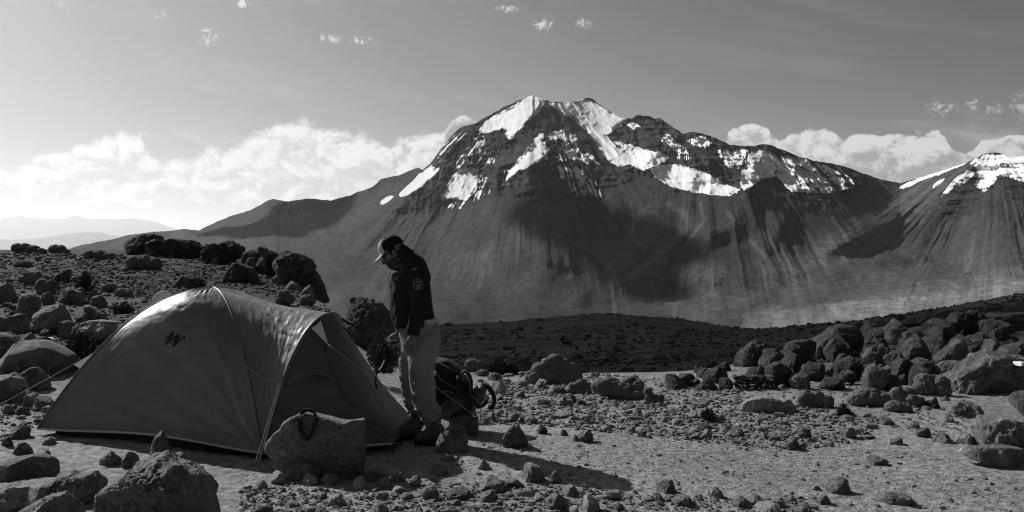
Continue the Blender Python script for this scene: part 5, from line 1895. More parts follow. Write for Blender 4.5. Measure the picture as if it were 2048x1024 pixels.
cushion('right one of two round cushion plants on the slope above the left tent end', 229, 577, 265, 596, [(243, 587, 14, 10), (255, 589, 10, 8)])
cushion('large dome cushion plant below the skyline summit of the left hill', 251, 511, 322, 541, [(268, 526, 16, 13), (290, 525, 22, 14), (308, 529, 15, 12)])
cushion('low dome cushion plant alone on the left hill', 29, 521, 64, 536, [(46, 529, 17, 8)])
cushion('lumpy cushion plant on the left skyline, left of a gap', 22, 488, 92, 512, [(36, 496, 12, 8), (50, 497, 13, 9), (66, 501, 15, 9), (82, 505, 10, 7)], y=29)
cushion('high knobbly cushion plant on the left skyline, right of the gap', 98, 490, 138, 511, [(110, 499, 12, 9), (121, 500, 11, 9), (131, 505, 9, 6)], y=29)
cushion('wide lumpy cushion plant below the left skyline', 166, 501, 233, 522, [(180, 510, 12, 9), (198, 510, 14, 9), (217, 514, 14, 8)], y=26)
cushion('bulging dark cushion plant among the boulders left of the tent', 70, 556, 117, 592, [(86, 572, 15, 14), (100, 574, 14, 14), (92, 584, 18, 9)])


def leaf_mat():
    def fn(N, b):
        n = N.noise(geo_pos(N), 30.0, 3, 0.6)
        return N.rng(n, 0.3, 0.7, 0.035, 0.085), None, 0
    return material('bush_leaf', fn, 0.8, 0.2)


M['leaf'] = leaf_mat()
M['twig'] = plain('bush_twig', .05, .9, .1)


def bush(label, px0, py0, px1, py1, seed, n=1400, blade=.030, upright=.3, y=None, group='low bushes'):
    r_ = np.random.default_rng(seed)
    y = y or ground_hit((px0 + px1) / 2, py1) or 12
    base = pix((px0 + px1) / 2, py1, y)
    hw, hh = (px1 - px0) / 2 / FPX * y, (py1 - py0) / FPX * y
    root = thing('bush', label, 'bush', tuple(base), group)
    vs, fs = [], []
    clumps = r_.uniform(-1, 1, (16, 3)) * np.array([.75, .75, .5]) + np.array([0, 0, .5])
    clumps[:, 2] = np.clip(clumps[:, 2], .15, .95) * (1 - .45 * np.hypot(clumps[:, 0], clumps[:, 1]))
    tw_v, tw_f, k0 = [], [], 0
    for c in clumps:
        tip = c * np.array([hw, hw * .8, hh])
        p = np.linspace(0, 1, 5)[:, None] * tip + np.array([0, 0, 0])
        p[:, :2] *= (.4 + .6 * np.linspace(0, 1, 5)[:, None])
        v, f = curve_tube(p, np.linspace(.008, .003, 5), 5)
        tw_v.append(v)
        tw_f += [tuple(i + k0 for i in q_) for q_ in f]
        k0 += len(v)
    for i in range(n):
        c = clumps[r_.integers(16)]
        d = r_.normal(size=3)
        d /= np.linalg.norm(d)
        rad = .30 * r_.random() ** .4
        p = (c + d * np.array([rad, rad, rad * 1.1])) * np.array([hw, hw * .8, hh])
        if p[2] < 0:
            p[2] = abs(p[2]) * .3
        ax = d * (1 - upright) + np.array([0, 0, upright]) + r_.normal(size=3) * .35
        ax /= np.linalg.norm(ax)
        sd = np.cross(ax, r_.normal(size=3))
        sd /= np.linalg.norm(sd)
        L, w = blade * r_.uniform(.6, 1.3), blade * .17
        vs += [p - sd * w, p + ax * L * .5 - sd * w * 1.2, p + ax * L, p + ax * L * .5 + sd * w * 1.2]
        fs.append((4 * i, 4 * i + 1, 4 * i + 2, 4 * i + 3))
    link('foliage', poly_mesh('foliage', vs, fs, M['leaf'], False), root)
    link('stems', poly_mesh('stems', np.vstack(tw_v), tw_f, M['twig']), root)
    return root


bush('low dark bush between the left tent end and the long flat pale rock', 133, 668, 198, 722, 1, 2600, .035)
bush('dark bush in front of the cracked outcrop behind the tent door', 732, 676, 800, 742, 2, 2600, .04, y=10.8)
bush('spiky dark bush on the rim right of the backpack', 975, 718, 1036, 756, 3, 1800, .05, .6, y=13.0)
bush('dark bush on the slope above the boulder cluster left of the tent', 150, 552, 190, 590, 4, 1500, .05)
bush('flat dark bush on the slope just above the tent shoulder', 218, 606, 268, 626, 5, 1200, .04)
bush('dark bush beside the wedge boulder above the tent top', 378, 556, 412, 580, 6, 1000, .05)
bush('small spiky tuft in the stony band', 1405, 824, 1432, 842, 7, 420, .045, .85, group='spiky tufts')
bush('small spiky tuft near the right end of the stony band', 1676, 816, 1700, 833, 8, 420, .045, .85, group='spiky tufts')

# remains of snow
M['snowpatch'] = plain('old_snow', .8, .8)
for lab, x0, y0, x1, y1 in (('bright patch of old snow above the smooth rounded boulder', 86, 674, 111, 685), ('bright patch of old snow under the low dark bush', 128, 692, 151, 707),
                            ('bright patch of old snow on the craggy boulder at the right edge', 2022, 722, 2062, 731)):
    yy = ground_hit((x0 + x1) / 2, y1) if x0 < 500 else 10.2
    me, loc = outline_rock(bbox_outline(x0, y0, x1, y1, x0), yy + .05, .25, x0, M['snowpatch'], 3, .9, 2, .05)
    tag(link('snow_patch', me, loc=tuple(loc)), lab, 'snow', 'old snow patches')


# ---------------------------------------------------------------- the person
YP = 7.95                                        # distance of the body's middle
PB = pix(838, 886, YP)
PB[2] = 0.0
person = thing('person', 'person in dark fleece, pale trousers and two-tone cap standing head bowed by the tent', 'person', tuple(PB))


def bp(px, py, dy=0.0):
    return pix(px, py, YP) + np.array([0, dy, 0]) - PB


def loft(stations, seg=20, cap=True, power=2.0):
    # stations: centre, half size in the picture plane (m), half size in depth (m)
    C = np.array([s[0] for s in stations], float)
    n = len(C)
    T = np.gradient(C, axis=0)
    T /= np.linalg.norm(T, axis=1, keepdims=True)
    Yv = np.array([0, 1.0, 0])
    v, f = [], []
    a = np.linspace(0, 2 * np.pi, seg, endpoint=False)
    cs = np.sign(np.cos(a)) * np.abs(np.cos(a)) ** (2 / power)
    sn = np.sign(np.sin(a)) * np.abs(np.sin(a)) ** (2 / power)
    for i in range(n):
        A = np.cross(Yv, T[i])
        A /= max(np.linalg.norm(A), 1e-6)
        B = np.cross(T[i], A)
        v.append(C[i] + np.outer(cs, A) * stations[i][1] + np.outer(sn, B) * stations[i][2])
    v = np.vstack(v)
    for i in range(n - 1):
        for k in range(seg):
            f.append((i * seg + k, i * seg + (k + 1) % seg, (i + 1) * seg + (k + 1) % seg, (i + 1) * seg + k))
    if cap:
        v = np.vstack([v, C[:1], C[-1:]])
        for k in range(seg):
            f.append((len(v) - 2, (k + 1) % seg, k))
            f.append((len(v) - 1, (n - 1) * seg + k, (n - 1) * seg + (k + 1) % seg))
    return v, f


def dense(st, n):
    # resamples loft stations smoothly
    arr = np.array([list(s[0]) + [s[1], s[2]] for s in st], float)
    P = np.vstack([2 * arr[0] - arr[1], arr, 2 * arr[-1] - arr[-2]])
    out = []
    for t in np.linspace(0, len(arr) - 1 - 1e-6, n):
        i = int(t)
        u = t - i
        a, b, c, d = P[i:i + 4]
        q_ = .5 * ((2 * b) + (-a + c) * u + (2 * a - 5 * b + 4 * c - d) * u * u + (-a + 3 * b - 3 * c + d) * u ** 3)
        out.append((q_[:3], max(q_[3], .002), max(q_[4], .002)))
    return out


def merge(list_vf):
    vs, fs, n = [], [], 0
    for v, f in list_vf:
        vs.append(np.asarray(v))
        fs += [tuple(i + n for i in dict.fromkeys(q_)) for q_ in f]
        n += len(v)
    return np.vstack(vs), fs


def skin(name, parts, mat, voxel, smooth=3, disp=None, parent=person):
    v, f = merge(parts)
    me = poly_mesh(name, v, f, mat)
    ob = bpy.data.objects.new('tmp', me)
    scene.collection.objects.link(ob)
    md = ob.modifiers.new('remesh', 'REMESH')
    md.mode, md.voxel_size = 'VOXEL', voxel
    sm = ob.modifiers.new('smooth', 'SMOOTH')
    sm.factor, sm.iterations = .5, smooth
    dg = bpy.context.evaluated_depsgraph_get()
    out = bpy.data.meshes.new_from_object(ob.evaluated_get(dg))
    bpy.data.objects.remove(ob)
    out.name = name
    out.materials.clear()
    out.materials.append(mat)
    if disp is not None:
        k = len(out.vertices)
        co = np.zeros(k * 3, dtype=np.float32)
        out.vertices.foreach_get('co', co)
        no = np.zeros(k * 3, dtype=np.float32)
        out.vertices.foreach_get('normal', no)
        co, no = co.reshape(-1, 3), no.reshape(-1, 3)
        co = co + no * disp(co)[:, None]
        out.vertices.foreach_set('co', co.astype(np.float32).ravel())
        out.update()
    out.polygons.foreach_set('use_smooth', np.full(len(out.polygons), True, dtype=bool))
    return link(name, out, parent)


PXM = YP / FPX                                   # metres per photo pixel at the person


def S_(px, py, w, d, dy=0.0):
    return (bp(px, py, dy), w * PXM, d)


M['skin'] = plain('skin', .16, .55, .4)
M['fleece'] = fabric('fleece_jacket', .02, .15, .85, crease=.7)
M['trousers'] = fabric('trousers', .24, .15, .85, crease=1.2)
M['cap_dark'] = plain('cap_dark_cloth', .012, .8, .15)
M['cap_light'] = plain('cap_light_cloth', .42, .8, .15)
M['shirt'] = plain('shirt_cloth', .45, .85, .1)
M['boot'] = plain('boot_leather', .10, .6, .3)
M['sole'] = plain('boot_sole', .015, .8, .2)
M['gaiter'] = plain('neck_gaiter_cloth', .055, .9, .1)
M['hair'] = plain('dark_hair', .008, .5, .3)
M['lens'] = plain('dark_lens', .006, .12, .6)
M['patch'] = plain('patch_thread', .22, .8, .1)

# body: head, neck, trunk, arms with hands, legs - one continuous skin
HC = bp(786, 503)                                # middle of the head
TILT = R(34)                                     # bowed forward
fw = np.array([-math.cos(TILT), 0, -math.sin(TILT)])      # where the face points
up = np.array([-math.sin(TILT), 0, math.cos(TILT)])
sd = np.array([0, 1.0, 0])


def head_pt(f_, u_, s_):
    return HC + fw * f_ + up * u_ + sd * s_


def head():
    # rings from chin to crown: height, front, back, half width
    rings = [(-.115, .070, .010, .022), (-.105, .088, -.02, .042), (-.085, .094, -.05, .056), (-.060, .094, -.075, .064), (-.035, .096, -.086, .069), (-.012, .095, -.092, .072),
             (.012, .094, -.098, .074), (.040, .096, -.102, .076), (.070, .088, -.100, .074), (.095, .066, -.085, .062), (.112, .030, -.055, .040), (.118, .0, -.02, .012)]
    v, f = [], []
    seg = 28
    for (u_, fr, bk, hw) in rings:
        for k in range(seg):
            a = 2 * math.pi * k / seg
            c, s = math.cos(a), math.sin(a)
            x = (fr + bk) / 2 + (fr - bk) / 2 * np.sign(c) * abs(c) ** .9
            v.append(head_pt(x, u_, hw * np.sign(s) * abs(s) ** .85))
    n = len(rings)
    for i in range(n - 1):
        for k in range(seg):
            f.append((i * seg + k, i * seg + (k + 1) % seg, (i + 1) * seg + (k + 1) % seg, (i + 1) * seg + k))
    f.append(tuple(range(seg)))
    f.append(tuple((n - 1) * seg + k for k in range(seg)))
    return np.array(v), f


def seg_tube(pts, rad, seg=10):
    return curve_tube(smooth_path(pts, 4 * len(pts)), np.interp(np.linspace(0, 1, 4 * len(pts)), np.linspace(0, 1, len(rad)), rad), seg)


def hand(wrist, down, palm_n, fore, spread=1.0, curl=.35, thumb_sign=1):
    # palm with five fingers; down = along the hand, fore = towards the thumb side, palm_n = out of the palm
    down, fore, palm_n = [np.asarray(q_, float) / np.linalg.norm(q_) for q_ in (down, fore, palm_n)]
    parts = []
    pc = wrist + down * .048
    v, f = ICO[2]
    parts.append((np.outer(v[:, 0], fore) * .042 + np.outer(v[:, 1], palm_n) * .016 + np.outer(v[:, 2], down) * .054 + pc, [tuple(q_) for q_ in f]))
    for k, (o_, L) in enumerate(((.031, .070), (.011, .080), (-.010, .074), (-.029, .058))):
        b0 = wrist + down * (.085 - .006 * abs(k - 1)) + fore * o_
        d1 = down + palm_n * curl * .5 + fore * o_ * 2 * spread
        d2 = down + palm_n * curl * 1.6
        d3 = down + palm_n * curl * 2.8
        d1, d2, d3 = [q_ / np.linalg.norm(q_) for q_ in (d1, d2, d3)]
        p1 = b0 + d1 * L * .45
        p2 = p1 + d2 * L * .32
        p3 = p2 + d3 * L * .25
        parts.append(seg_tube([b0 - down * .02, b0, p1, p2, p3], [.0095, .0095, .009, .008, .006]))
    t0 = wrist + down * .03 + fore * .028
    t1 = t0 + down * .035 + fore * .028 + palm_n * .012
    t2 = t1 + down * .034 + fore * .006 + palm_n * .012
    parts.append(seg_tube([t0 - fore * .01, t0, t1, t2], [.013, .012, .0105, .008]))
    return parts


parts = [head()]
parts.append(loft(dense([S_(812, 520, 15, .058), S_(803, 508, 14, .056), S_(795, 500, 13, .054)], 8), 18))
# nose, ears
nose = [head_pt(.092, .012, 0), head_pt(.112, -.018, 0), head_pt(.119, -.034, 0), head_pt(.102, -.044, 0)]
parts.append(seg_tube(nose, [.008, .011, .014, .009], 10))
for s in (-1, 1):
    v, f = ICO[2]
    parts.append((np.outer(v[:, 0], fw) * .018 + np.outer(v[:, 2], up) * .031 + np.outer(v[:, 1], sd) * .010 + head_pt(-.012, -.012, s * .078), [tuple(q_) for q_ in f]))
parts.append(loft(dense([S_(838, 650, 30, .13), S_(826, 610, 30, .14), S_(822, 570, 30, .155), S_(822, 540, 26, .15), S_(815, 522, 14, .07)], 20), 20))
parts.append(loft(dense([S_(838, 642, 32, .14), S_(840, 660, 33, .15), S_(842, 690, 28, .13)], 8), 20))
NEAR, FAR = -.20, .20
arm_n = [S_(834, 541, 11, .05, NEAR * .8), S_(840, 560, 12, .05, NEAR), S_(845, 590, 11, .045, NEAR - .02), S_(843, 615, 10, .04, NEAR - .03), S_(836, 642, 8, .034, NEAR - .03), S_(831, 664, 7, .026, NEAR - .03)]
arm_f = [S_(828, 541, 11, .05, FAR * .8), S_(824, 565, 12, .05, FAR), S_(817, 597, 11, .045, FAR), S_(806, 628, 10, .04, FAR), S_(796, 655, 8, .03, FAR), S_(792, 668, 7, .026, FAR)]
parts.append(loft(dense(arm_n, 18), 14))
parts.append(loft(dense(arm_f, 18), 14))
parts += hand(bp(831, 664, NEAR - .03), (0.02, 0, -1), (.3, 1.0, 0), (-1, .25, 0), curl=.30)
parts += hand(bp(791, 667, FAR), (-.35, -.05, -1), (-.3, .7, -.2), (-1, -.45, .2), curl=.75)
for dy, xo in ((-.085, 6), (.095, -6)):
    parts.append(loft(dense([S_(846 + xo * .3, 680, 20, .085, dy), S_(840 + xo, 730, 17, .07, dy), S_(842 + xo, 770, 13, .055, dy), S_(850 + xo, 810, 12, .05, dy), S_(852 + xo, 850, 9, .04, dy)], 18), 14))
body = skin('body', parts, M['skin'], .008, 2)

# jacket: trunk, sleeves, stand-up collar
JT = [S_(830, 652, 34, .165), S_(829, 646, 40, .178), S_(826, 634, 42.5, .185), S_(823, 612, 42, .188), S_(821, 588, 41.5, .192), S_(821, 566, 41, .20), S_(824, 550, 38, .205), S_(824, 538, 33, .19), S_(819, 526, 26, .14),
      S_(811, 515, 19.5, .098), S_(804, 505, 17, .083), S_(800, 499, 16.5, .080)]
parts = [loft(dense(JT, 46), 36)]
parts.append(loft(dense([S_(830, 541, 13, .055, NEAR * .6), S_(838, 550, 19, .068, NEAR * .85), S_(844, 570, 21, .066, NEAR), S_(847, 592, 20, .062, NEAR - .02), S_(845, 614, 18.5, .057, NEAR - .03), S_(839, 636, 16.5, .052, NEAR - .03),
                         S_(833, 654, 14.5, .046, NEAR - .03), S_(831.5, 662, 13, .042, NEAR - .03)], 34), 22))
parts.append(loft(dense([S_(826, 541, 13, .055, FAR * .6), S_(828, 550, 19, .068, FAR * .85), S_(824, 572, 20, .066, FAR), S_(818, 597, 18, .06, FAR), S_(808, 624, 16, .055, FAR), S_(798, 650, 13, .046, FAR), S_(795, 660, 12, .042, FAR)], 30), 20))


def jacket_fold(co):
    x, y, z = co.T
    zz = z / PXM / 100
    arm = np.exp(-((y - NEAR) / .09) ** 2)
    d = .010 * (ridged(x * 9 + z * 5, y * 8, z * 8, 3) - .3) + .004 * fbm(x * 14, y * 9, z * 22, 3)
    d += arm * .006 * np.sin((z * 46 + x * 30)) * np.exp(-((z - 1.08) / .16) ** 2)
    d += .006 * ridged(x * 8 + 3, y * 6, z * 8 + 1, 2) * np.exp(-((z - 1.02) / .12) ** 2)
    return d - .003


jacket = skin('jacket', parts, M['fleece'], .009, 3, jacket_fold)


# bands at hem and cuff
def band(name, st, mat, parent=jacket, seg=30):
    v, f = loft(st, seg)
    return link(name, poly_mesh(name, v, f, mat), parent)


band('hem_band', dense([S_(830, 653, 37, .168), S_(830, 649, 39, .176), S_(829, 645, 40, .18)], 8), M['fleece'])
band('cuff', dense([S_(831, 665, 12.6, .041, NEAR - .03), S_(831.5, 660, 13.4, .043, NEAR - .03), S_(832, 656, 13.4, .044, NEAR - .03)], 6), M['fleece'], seg=20)
band('cuff', dense([S_(794, 663, 11.5, .041, FAR), S_(796, 656, 12.2, .043, FAR)], 5), M['fleece'], seg=20)
# front zip, chest print, shoulder piping
zp = smooth_path([bp(781, 545, -.045), bp(778, 575, -.05), bp(781, 610, -.05), bp(788, 645, -.05)], 24)
link('zip', poly_mesh('zip', *curve_tube(zp + np.array([-.003, -.002, 0]), .004, 6), M['shirt']), jacket)


def surf_y(px, py, ob, near=True):
    # depth of a mesh's near side at a picture position
    k = len(ob.data.vertices)
    co = np.zeros(k * 3, dtype=np.float32)
    ob.data.vertices.foreach_get('co', co)
    co = co.reshape(-1, 3) + PB
    qx = 1024 + FPX * co[:, 0] / co[:, 1]
    qy = HOR + FPX * (CAMZ - co[:, 2]) / co[:, 1]
    d = (qx - px) ** 2 + (qy - py) ** 2
    m = d < 12
    return float(co[m, 1].min()) if m.any() else YP - .2


def decal(name, polys, mat, ob, lift=.004):
    # flat print laid on the cloth
    bm = bmesh.new()
    for poly in polys:
        fc = bm.faces.new([bm.verts.new((x, -y, 0)) for x, y in poly])
    bmesh.ops.triangulate(bm, faces=bm.faces[:])
    bmesh.ops.subdivide_edges(bm, edges=bm.edges[:], cuts=1)
    bmesh.ops.triangulate(bm, faces=bm.faces[:])
    for p in bm.verts:
        x, y = p.co.x, -p.co.y
        p.co = Vector(pix(x, y, surf_y(x, y, ob) - lift) - PB)
    me = bpy.data.meshes.new(name)
    bm.to_mesh(me)
    bm.free()
    me.materials.append(mat)
    return link(name, me, ob)


# arm patch: shield with a border, an arch and a mountain, a bar of lettering below
def ring(outer, inner):
    n = len(outer)
    return [[outer[i], outer[(i + 1) % n], inner[(i + 1) % n], inner[i]] for i in range(n)]


sh_o = [(826.5, 562), (829, 558.5), (833, 557), (837, 557), (841, 558.5), (844, 563), (845.5, 570), (845, 576), (842, 578.8), (836, 579.5), (830, 578), (827, 574), (826, 568)]
sh_i = [(836 + (x - 836) * .86, 568.5 + (y - 568.5) * .86) for x, y in sh_o]
arch_o = [(829.5, 570), (830.5, 565), (833.5, 561.8), (837, 561.5), (840.5, 564), (841.5, 569.5)]
arch_i = [(831.2, 570), (832, 566.4), (834.3, 564), (836.8, 563.8), (839.2, 565.7), (839.9, 569.5)]
polys = ring(sh_o, sh_i) + [[arch_o[i], arch_o[i + 1], arch_i[i + 1], arch_i[i]] for i in range(5)]
polys += [[(831, 573.5), (833.8, 568.5), (835.5, 571), (837.3, 567.5), (840.5, 573.2)], [(831, 576.8), (841, 576.2), (841.5, 574.5), (831, 575)]]
decal('arm_patch', polys, M['patch'], jacket)['label'] = 'shield-shaped sewn patch on the sleeve'
for k, yy in enumerate((553.0, 557.4)):
    for j in range(6):
        x = 788.5 + j * 1.55
        decal('chest_print', [[(x, yy + j * .25 + k * .2), (x + 1.1, yy + .2 + j * .25), (x + 1.1, yy + 1.9 + j * .25), (x, yy + 1.7 + j * .25)]], M['patch'], jacket) if (j + k) % 5 else None
pip = [(799, 516), (803, 523), (805.5, 530), (806, 536)]
link('piping', poly_mesh('piping', *curve_tube(smooth_path([np.array(bp(x, y, 0)) * np.array([1, 0, 1]) + np.array([0, surf_y(x, y, jacket) - PB[1] - .004, 0]) for x, y in pip], 16), .0022, 5), M['patch']), jacket)

# shirt hem below the jacket
shirt = link('shirt_hem', poly_mesh('shirt_hem', *loft(dense([S_(838, 656, 37, .160), S_(837, 648, 39, .166), S_(836, 640, 39, .168)], 6), 30), M['shirt']), person)

# trousers: seat and two loose legs bunched at the boots
parts = [loft(dense([S_(837, 644, 37, .158), S_(838, 652, 39.5, .168), S_(840, 668, 40.5, .175), S_(841, 690, 38, .170), S_(841, 712, 31, .14), S_(840, 725, 20, .09)], 24), 30)]
parts.append(loft(dense([S_(849, 668, 29, .10, -.075), S_(848, 700, 28, .108, -.085), S_(846, 735, 27, .10, -.09), S_(846, 765, 25, .092, -.09), S_(850, 795, 23, .086, -.09), S_(857, 815, 21.5, .083, -.09), S_(862, 828, 22, .085, -.09), S_(863, 838, 20, .078, -.09)], 40), 26))
parts.append(loft(dense([S_(825, 668, 25, .10, .09), S_(821, 700, 23, .105, .10), S_(818, 735, 22, .10, .10), S_(818, 765, 21.5, .092, .10), S_(821, 790, 20, .086, .10), S_(826, 808, 19.5, .083, .10), S_(830, 820, 20, .085, .10), S_(831, 830, 18, .078, .10)], 40), 26))


def trouser_fold(co):
    x, y, z = co.T
    d = .013 * (ridged(x * 9 + z * 3, y * 9, z * 5.5, 3) - .3) + .005 * fbm(x * 22, y * 16, z * 16, 3)
    low = np.exp(-((z - .26) / .10) ** 2)
    d += low * .018 * (ridged(x * 7, y * 8, z * 20, 2) - .35)
    knee = np.exp(-((z - .50) / .12) ** 2)
    d += knee * .014 * (ridged(x * 9 + z * 8, y * 6, z * 9 + 4, 2) - .35)
    return d


trousers = skin('trousers', parts, M['trousers'], .009, 2, trouser_fold)
# side seam, pocket edge, fly fold
for pts in ([(866, 655), (864, 690), (862, 730), (861, 770), (866, 810)], [(838, 660), (846, 668), (858, 672)]):
    pp = [np.array(bp(x, y, 0)) * np.array([1, 0, 1]) + np.array([0, surf_y(x, y, trousers) - PB[1] - .003, 0]) for x, y in pts]
    link('seam', poly_mesh('seam', *curve_tube(smooth_path(pp, 20), .0022, 5), M['trousers']), trousers)


# boots
def boot(toe, heel, ankle, dy, ground=0.008):
    # toe and heel: picture columns of the sole; the sole lies on the ground
    y0 = YP + dy
    L = (heel - toe) / FPX * y0
    x0 = (toe - 1024) / FPX * y0 - PB[0]
    root_v = []
    st = [(.00, .022, .030, .020), (.05, .034, .040, .035), (.12, .045, .045, .052), (.22, .055, .047, .075), (.34, .066, .047, .10), (.48, .074, .045, .125), (.62, .08, .042, .14), (.80, .08, .041, .13), (.93, .074, .038, .11), (1.0, .06, .026, .08)]
    rows, f = [], []
    seg = 16
    ylean = -.06 * 1.0
    for (t, hgt, hw, top) in st:
        cx_ = x0 + L * t
        for k in range(seg):
            a = 2 * math.pi * k / seg
            c, s = math.cos(a), math.sin(a)
            zc = .03 + top / 2
            rows.append((cx_, dy + ylean * (1 - t) + hw * np.sign(c) * abs(c) ** .7, ground + zc + (top / 2 + .005) * np.sign(s) * abs(s) ** .8))
    n = len(st)
    for i in range(n - 1):
        for k in range(seg):
            f.append((i * seg + k, i * seg + (k + 1) % seg, (i + 1) * seg + (k + 1) % seg, (i + 1) * seg + k))
    f.append(tuple(range(seg)))
    f.append(tuple((n - 1) * seg + k for k in range(seg)))
    ax = (ankle - 1024) / FPX * y0 - PB[0]
    shaft = loft(dense([(np.array([ax - .005, dy, ground + .07]), .055, .045), (np.array([ax, dy, ground + .13]), .052, .045), (np.array([ax + .006, dy, ground + .19]), .054, .049), (np.array([ax + .01, dy, ground + .235]), .058, .053)], 12), 18)
    ob = skin('boot', [(np.array(rows), f), shaft], M['boot'], .006, 3)
    # sole
    out = []
    for (t, w) in ((-.015, .018), (.03, .036), (.12, .046), (.28, .050), (.45, .046), (.6, .042), (.8, .043), (.95, .038), (1.02, .02)):
        out.append((t, w))
    ring_ = [(x0 + L * t, dy + ylean * (1 - t) - w) for t, w in out] + [(x0 + L * t, dy + ylean * (1 - t) + w) for t, w in reversed(out)]
    m = len(ring_)
    v = [(x, y, ground - .012) for x, y in ring_] + [(x, y, ground + .028) for x, y in ring_]
    f = [tuple(range(m))[::-1], tuple(range(m, 2 * m))] + [(i, (i + 1) % m, m + (i + 1) % m, m + i) for i in range(m)]
    link('sole', poly_mesh('sole', v, f, M['sole'], False), ob)
    # laces
    for k in range(6):
        t = .30 + .055 * k
        z = ground + .118 + .018 * k
        xx = x0 + L * t
        v, f = curve_tube(np.array([(xx + .012, dy + ylean * (1 - t) - .046, z - .02), (xx - .004, dy + ylean * (1 - t) - .02, z + .012), (xx, dy + ylean * (1 - t) + .02, z + .014)]), .003, 5)
        link('lace', poly_mesh('lace', v, f, M['shirt']), ob)
    return ob


boot(831, 889, 868, -.10)
boot(789, 850, 833, .11)

# neck gaiter over chin and mouth
gv = []
for (u_, fr, bk, hw) in [(-.150, .060, -.075, .062), (-.125, .084, -.065, .062), (-.10, .100, -.06, .064), (-.075, .104, -.07, .069), (-.052, .107, -.084, .074), (-.040, .108, -.090, .076)]:
    gv.append((u_, fr, bk, hw))
v, f = [], []
seg = 28
for (u_, fr, bk, hw) in gv:
    for k in range(seg):
        a = 2 * math.pi * k / seg
        c, s = math.cos(a), math.sin(a)
        drop = -.055 * sstep(-c, -.2, .9)
        v.append(head_pt((fr + bk) / 2 + (fr - bk) / 2 * c, u_ + drop, hw * s))
for i in range(len(gv) - 1):
    for k in range(seg):
        f.append((i * seg + k, i * seg + (k + 1) % seg, (i + 1) * seg + (k + 1) % seg, (i + 1) * seg + k))
link('neck_gaiter', poly_mesh('neck_gaiter', np.array(v), f, M['gaiter']), person)

# hair at the nape
parts = []
r_ = np.random.default_rng(5)
for k in range(26):
    s = r_.uniform(-.075, .075)
    a = head_pt(-.06 - .03 * r_.random(), .02 * r_.random() - .005, s)
    b = head_pt(-.108, -.045 + r_.uniform(-.01, .01), s * .95)
    c = head_pt(-.125 + r_.uniform(-.012, .012), -.085 + r_.uniform(-.02, .02), s * .9)
    parts.append(seg_tube([a, b, c], [.013, .011, .003], 6))
for s in (-1, 1):
    for k in range(5):
        parts.append(seg_tube([head_pt(.02 - .012 * k, .03, s * .074), head_pt(.018 - .012 * k, -.005, s * .078), head_pt(.014 - .012 * k, -.03, s * .074)], [.008, .007, .002], 6))
link('hair', poly_mesh('hair', *merge(parts), M['hair']), person)

# sunglasses
gl = link('sunglasses', poly_mesh('sunglasses', *merge([seg_tube([head_pt(.075, .004, s * .066), head_pt(.03, .006, s * .080), head_pt(-.02, .004, s * .082)], [.005, .004, .003], 8) for s in (-1, 1)]
                                                        + [seg_tube([head_pt(.088, .012, -.055), head_pt(.106, .016, 0), head_pt(.088, .012, .055)], [.004, .004, .004], 8)]), M['cap_dark']), person)
for s in (-1, 1):
    v, f = ICO[2]
    v = v.copy()
    w = np.outer(v[:, 0], fw * .35 + sd * s * -.94) * .034 + np.outer(v[:, 2], up) * .023 + np.outer(v[:, 1], fw * .94 + sd * s * .35) * .008
    link('lens', poly_mesh('lens', w + head_pt(.092, -.004, s * .038), [tuple(q_) for q_ in f], M['lens']), gl)

# cap: crown in six gores, light front panels, brim, button
cap = bpy.data.objects.new('cap', None)
CR = 24


def cap_pt(a, e, grow=0.0):
    # a: 0 = front, e: 0 = rim, 1 = top
    rf, rb, rs = .105 + grow, .112 + grow, .084 + grow
    c, s = math.cos(a), math.sin(a)
    ee = e * math.pi / 2
    r = math.cos(ee) ** .75
    return head_pt(((rf if c > 0 else rb) * c * r) - .004, .030 + (.098 + grow) * math.sin(ee) ** .9 - .012 * max(0, -c) * (1 - e), rs * s * r)


def cap_piece(name, a0, a1, mat, parent):
    n, m = 18, 12
    v = [cap_pt(a0 + (a1 - a0) * i / (n - 1), .985 * j / (m - 1)) for j in range(m) for i in range(n)]
    return link(name, new_mesh(name, np.array(v), grid_faces(m, n)[:, ::-1], mat), parent)


bpy.data.objects.remove(cap)
cap = cap_piece('cap', R(60), R(300), M['cap_dark'], person)
cap['label'] = 'two-tone peaked cap'
cap_piece('front_panel', R(-60), R(60), M['cap_light'], cap)
v, f = ICO[2]
link('button', poly_mesh('button', v * .008 + head_pt(-.004, .130, 0), [tuple(q_) for q_ in f], M['cap_dark']), cap)
bv = []
nb, mb = 19, 7
for j in range(mb):
    q_ = j / (mb - 1)
    for i in range(nb):
        a = R(-62) + R(124) * i / (nb - 1)
        p = cap_pt(a, 0.02, .002)
        ext_ = .078 * q_ * math.cos(a * .72) ** .8
        bv.append(p + fw * ext_ * .93 - up * (ext_ * .30 + .012 * q_ * abs(math.sin(a)) ** 2))
top_v = np.array(bv)
bot_v = top_v - up * .004
k = len(top_v)
gf_ = grid_faces(mb, nb)
me = new_mesh('brim', np.vstack([top_v, bot_v]), np.vstack([gf_, gf_[:, ::-1] + k]), M['cap_light'])
link('brim', me, cap)

# bundle in the far hand
bun = thing('gear_bundle', 'small dark bundle of thin rods held in the person\'s far hand', 'gear', tuple(pix(787, 684, YP + .18)))
bo = np.array(bun.location)
for k, (dx, dy_) in enumerate(((-13, -3), (-10, 1), (-14, 2), (-8, 5), (-12, 6), (-9, -6))):
    a, b = pix(794 + k * .6, 681 + k * .7, YP + .17 + .006 * k), pix(790 + dx, 684 + dy_, YP + .12 + .008 * k)
    link('rod', poly_mesh('rod', *curve_tube(np.array([a, b]) - bo, .0055, 6), M['alloy'] if k == 0 else M['black']), bun)

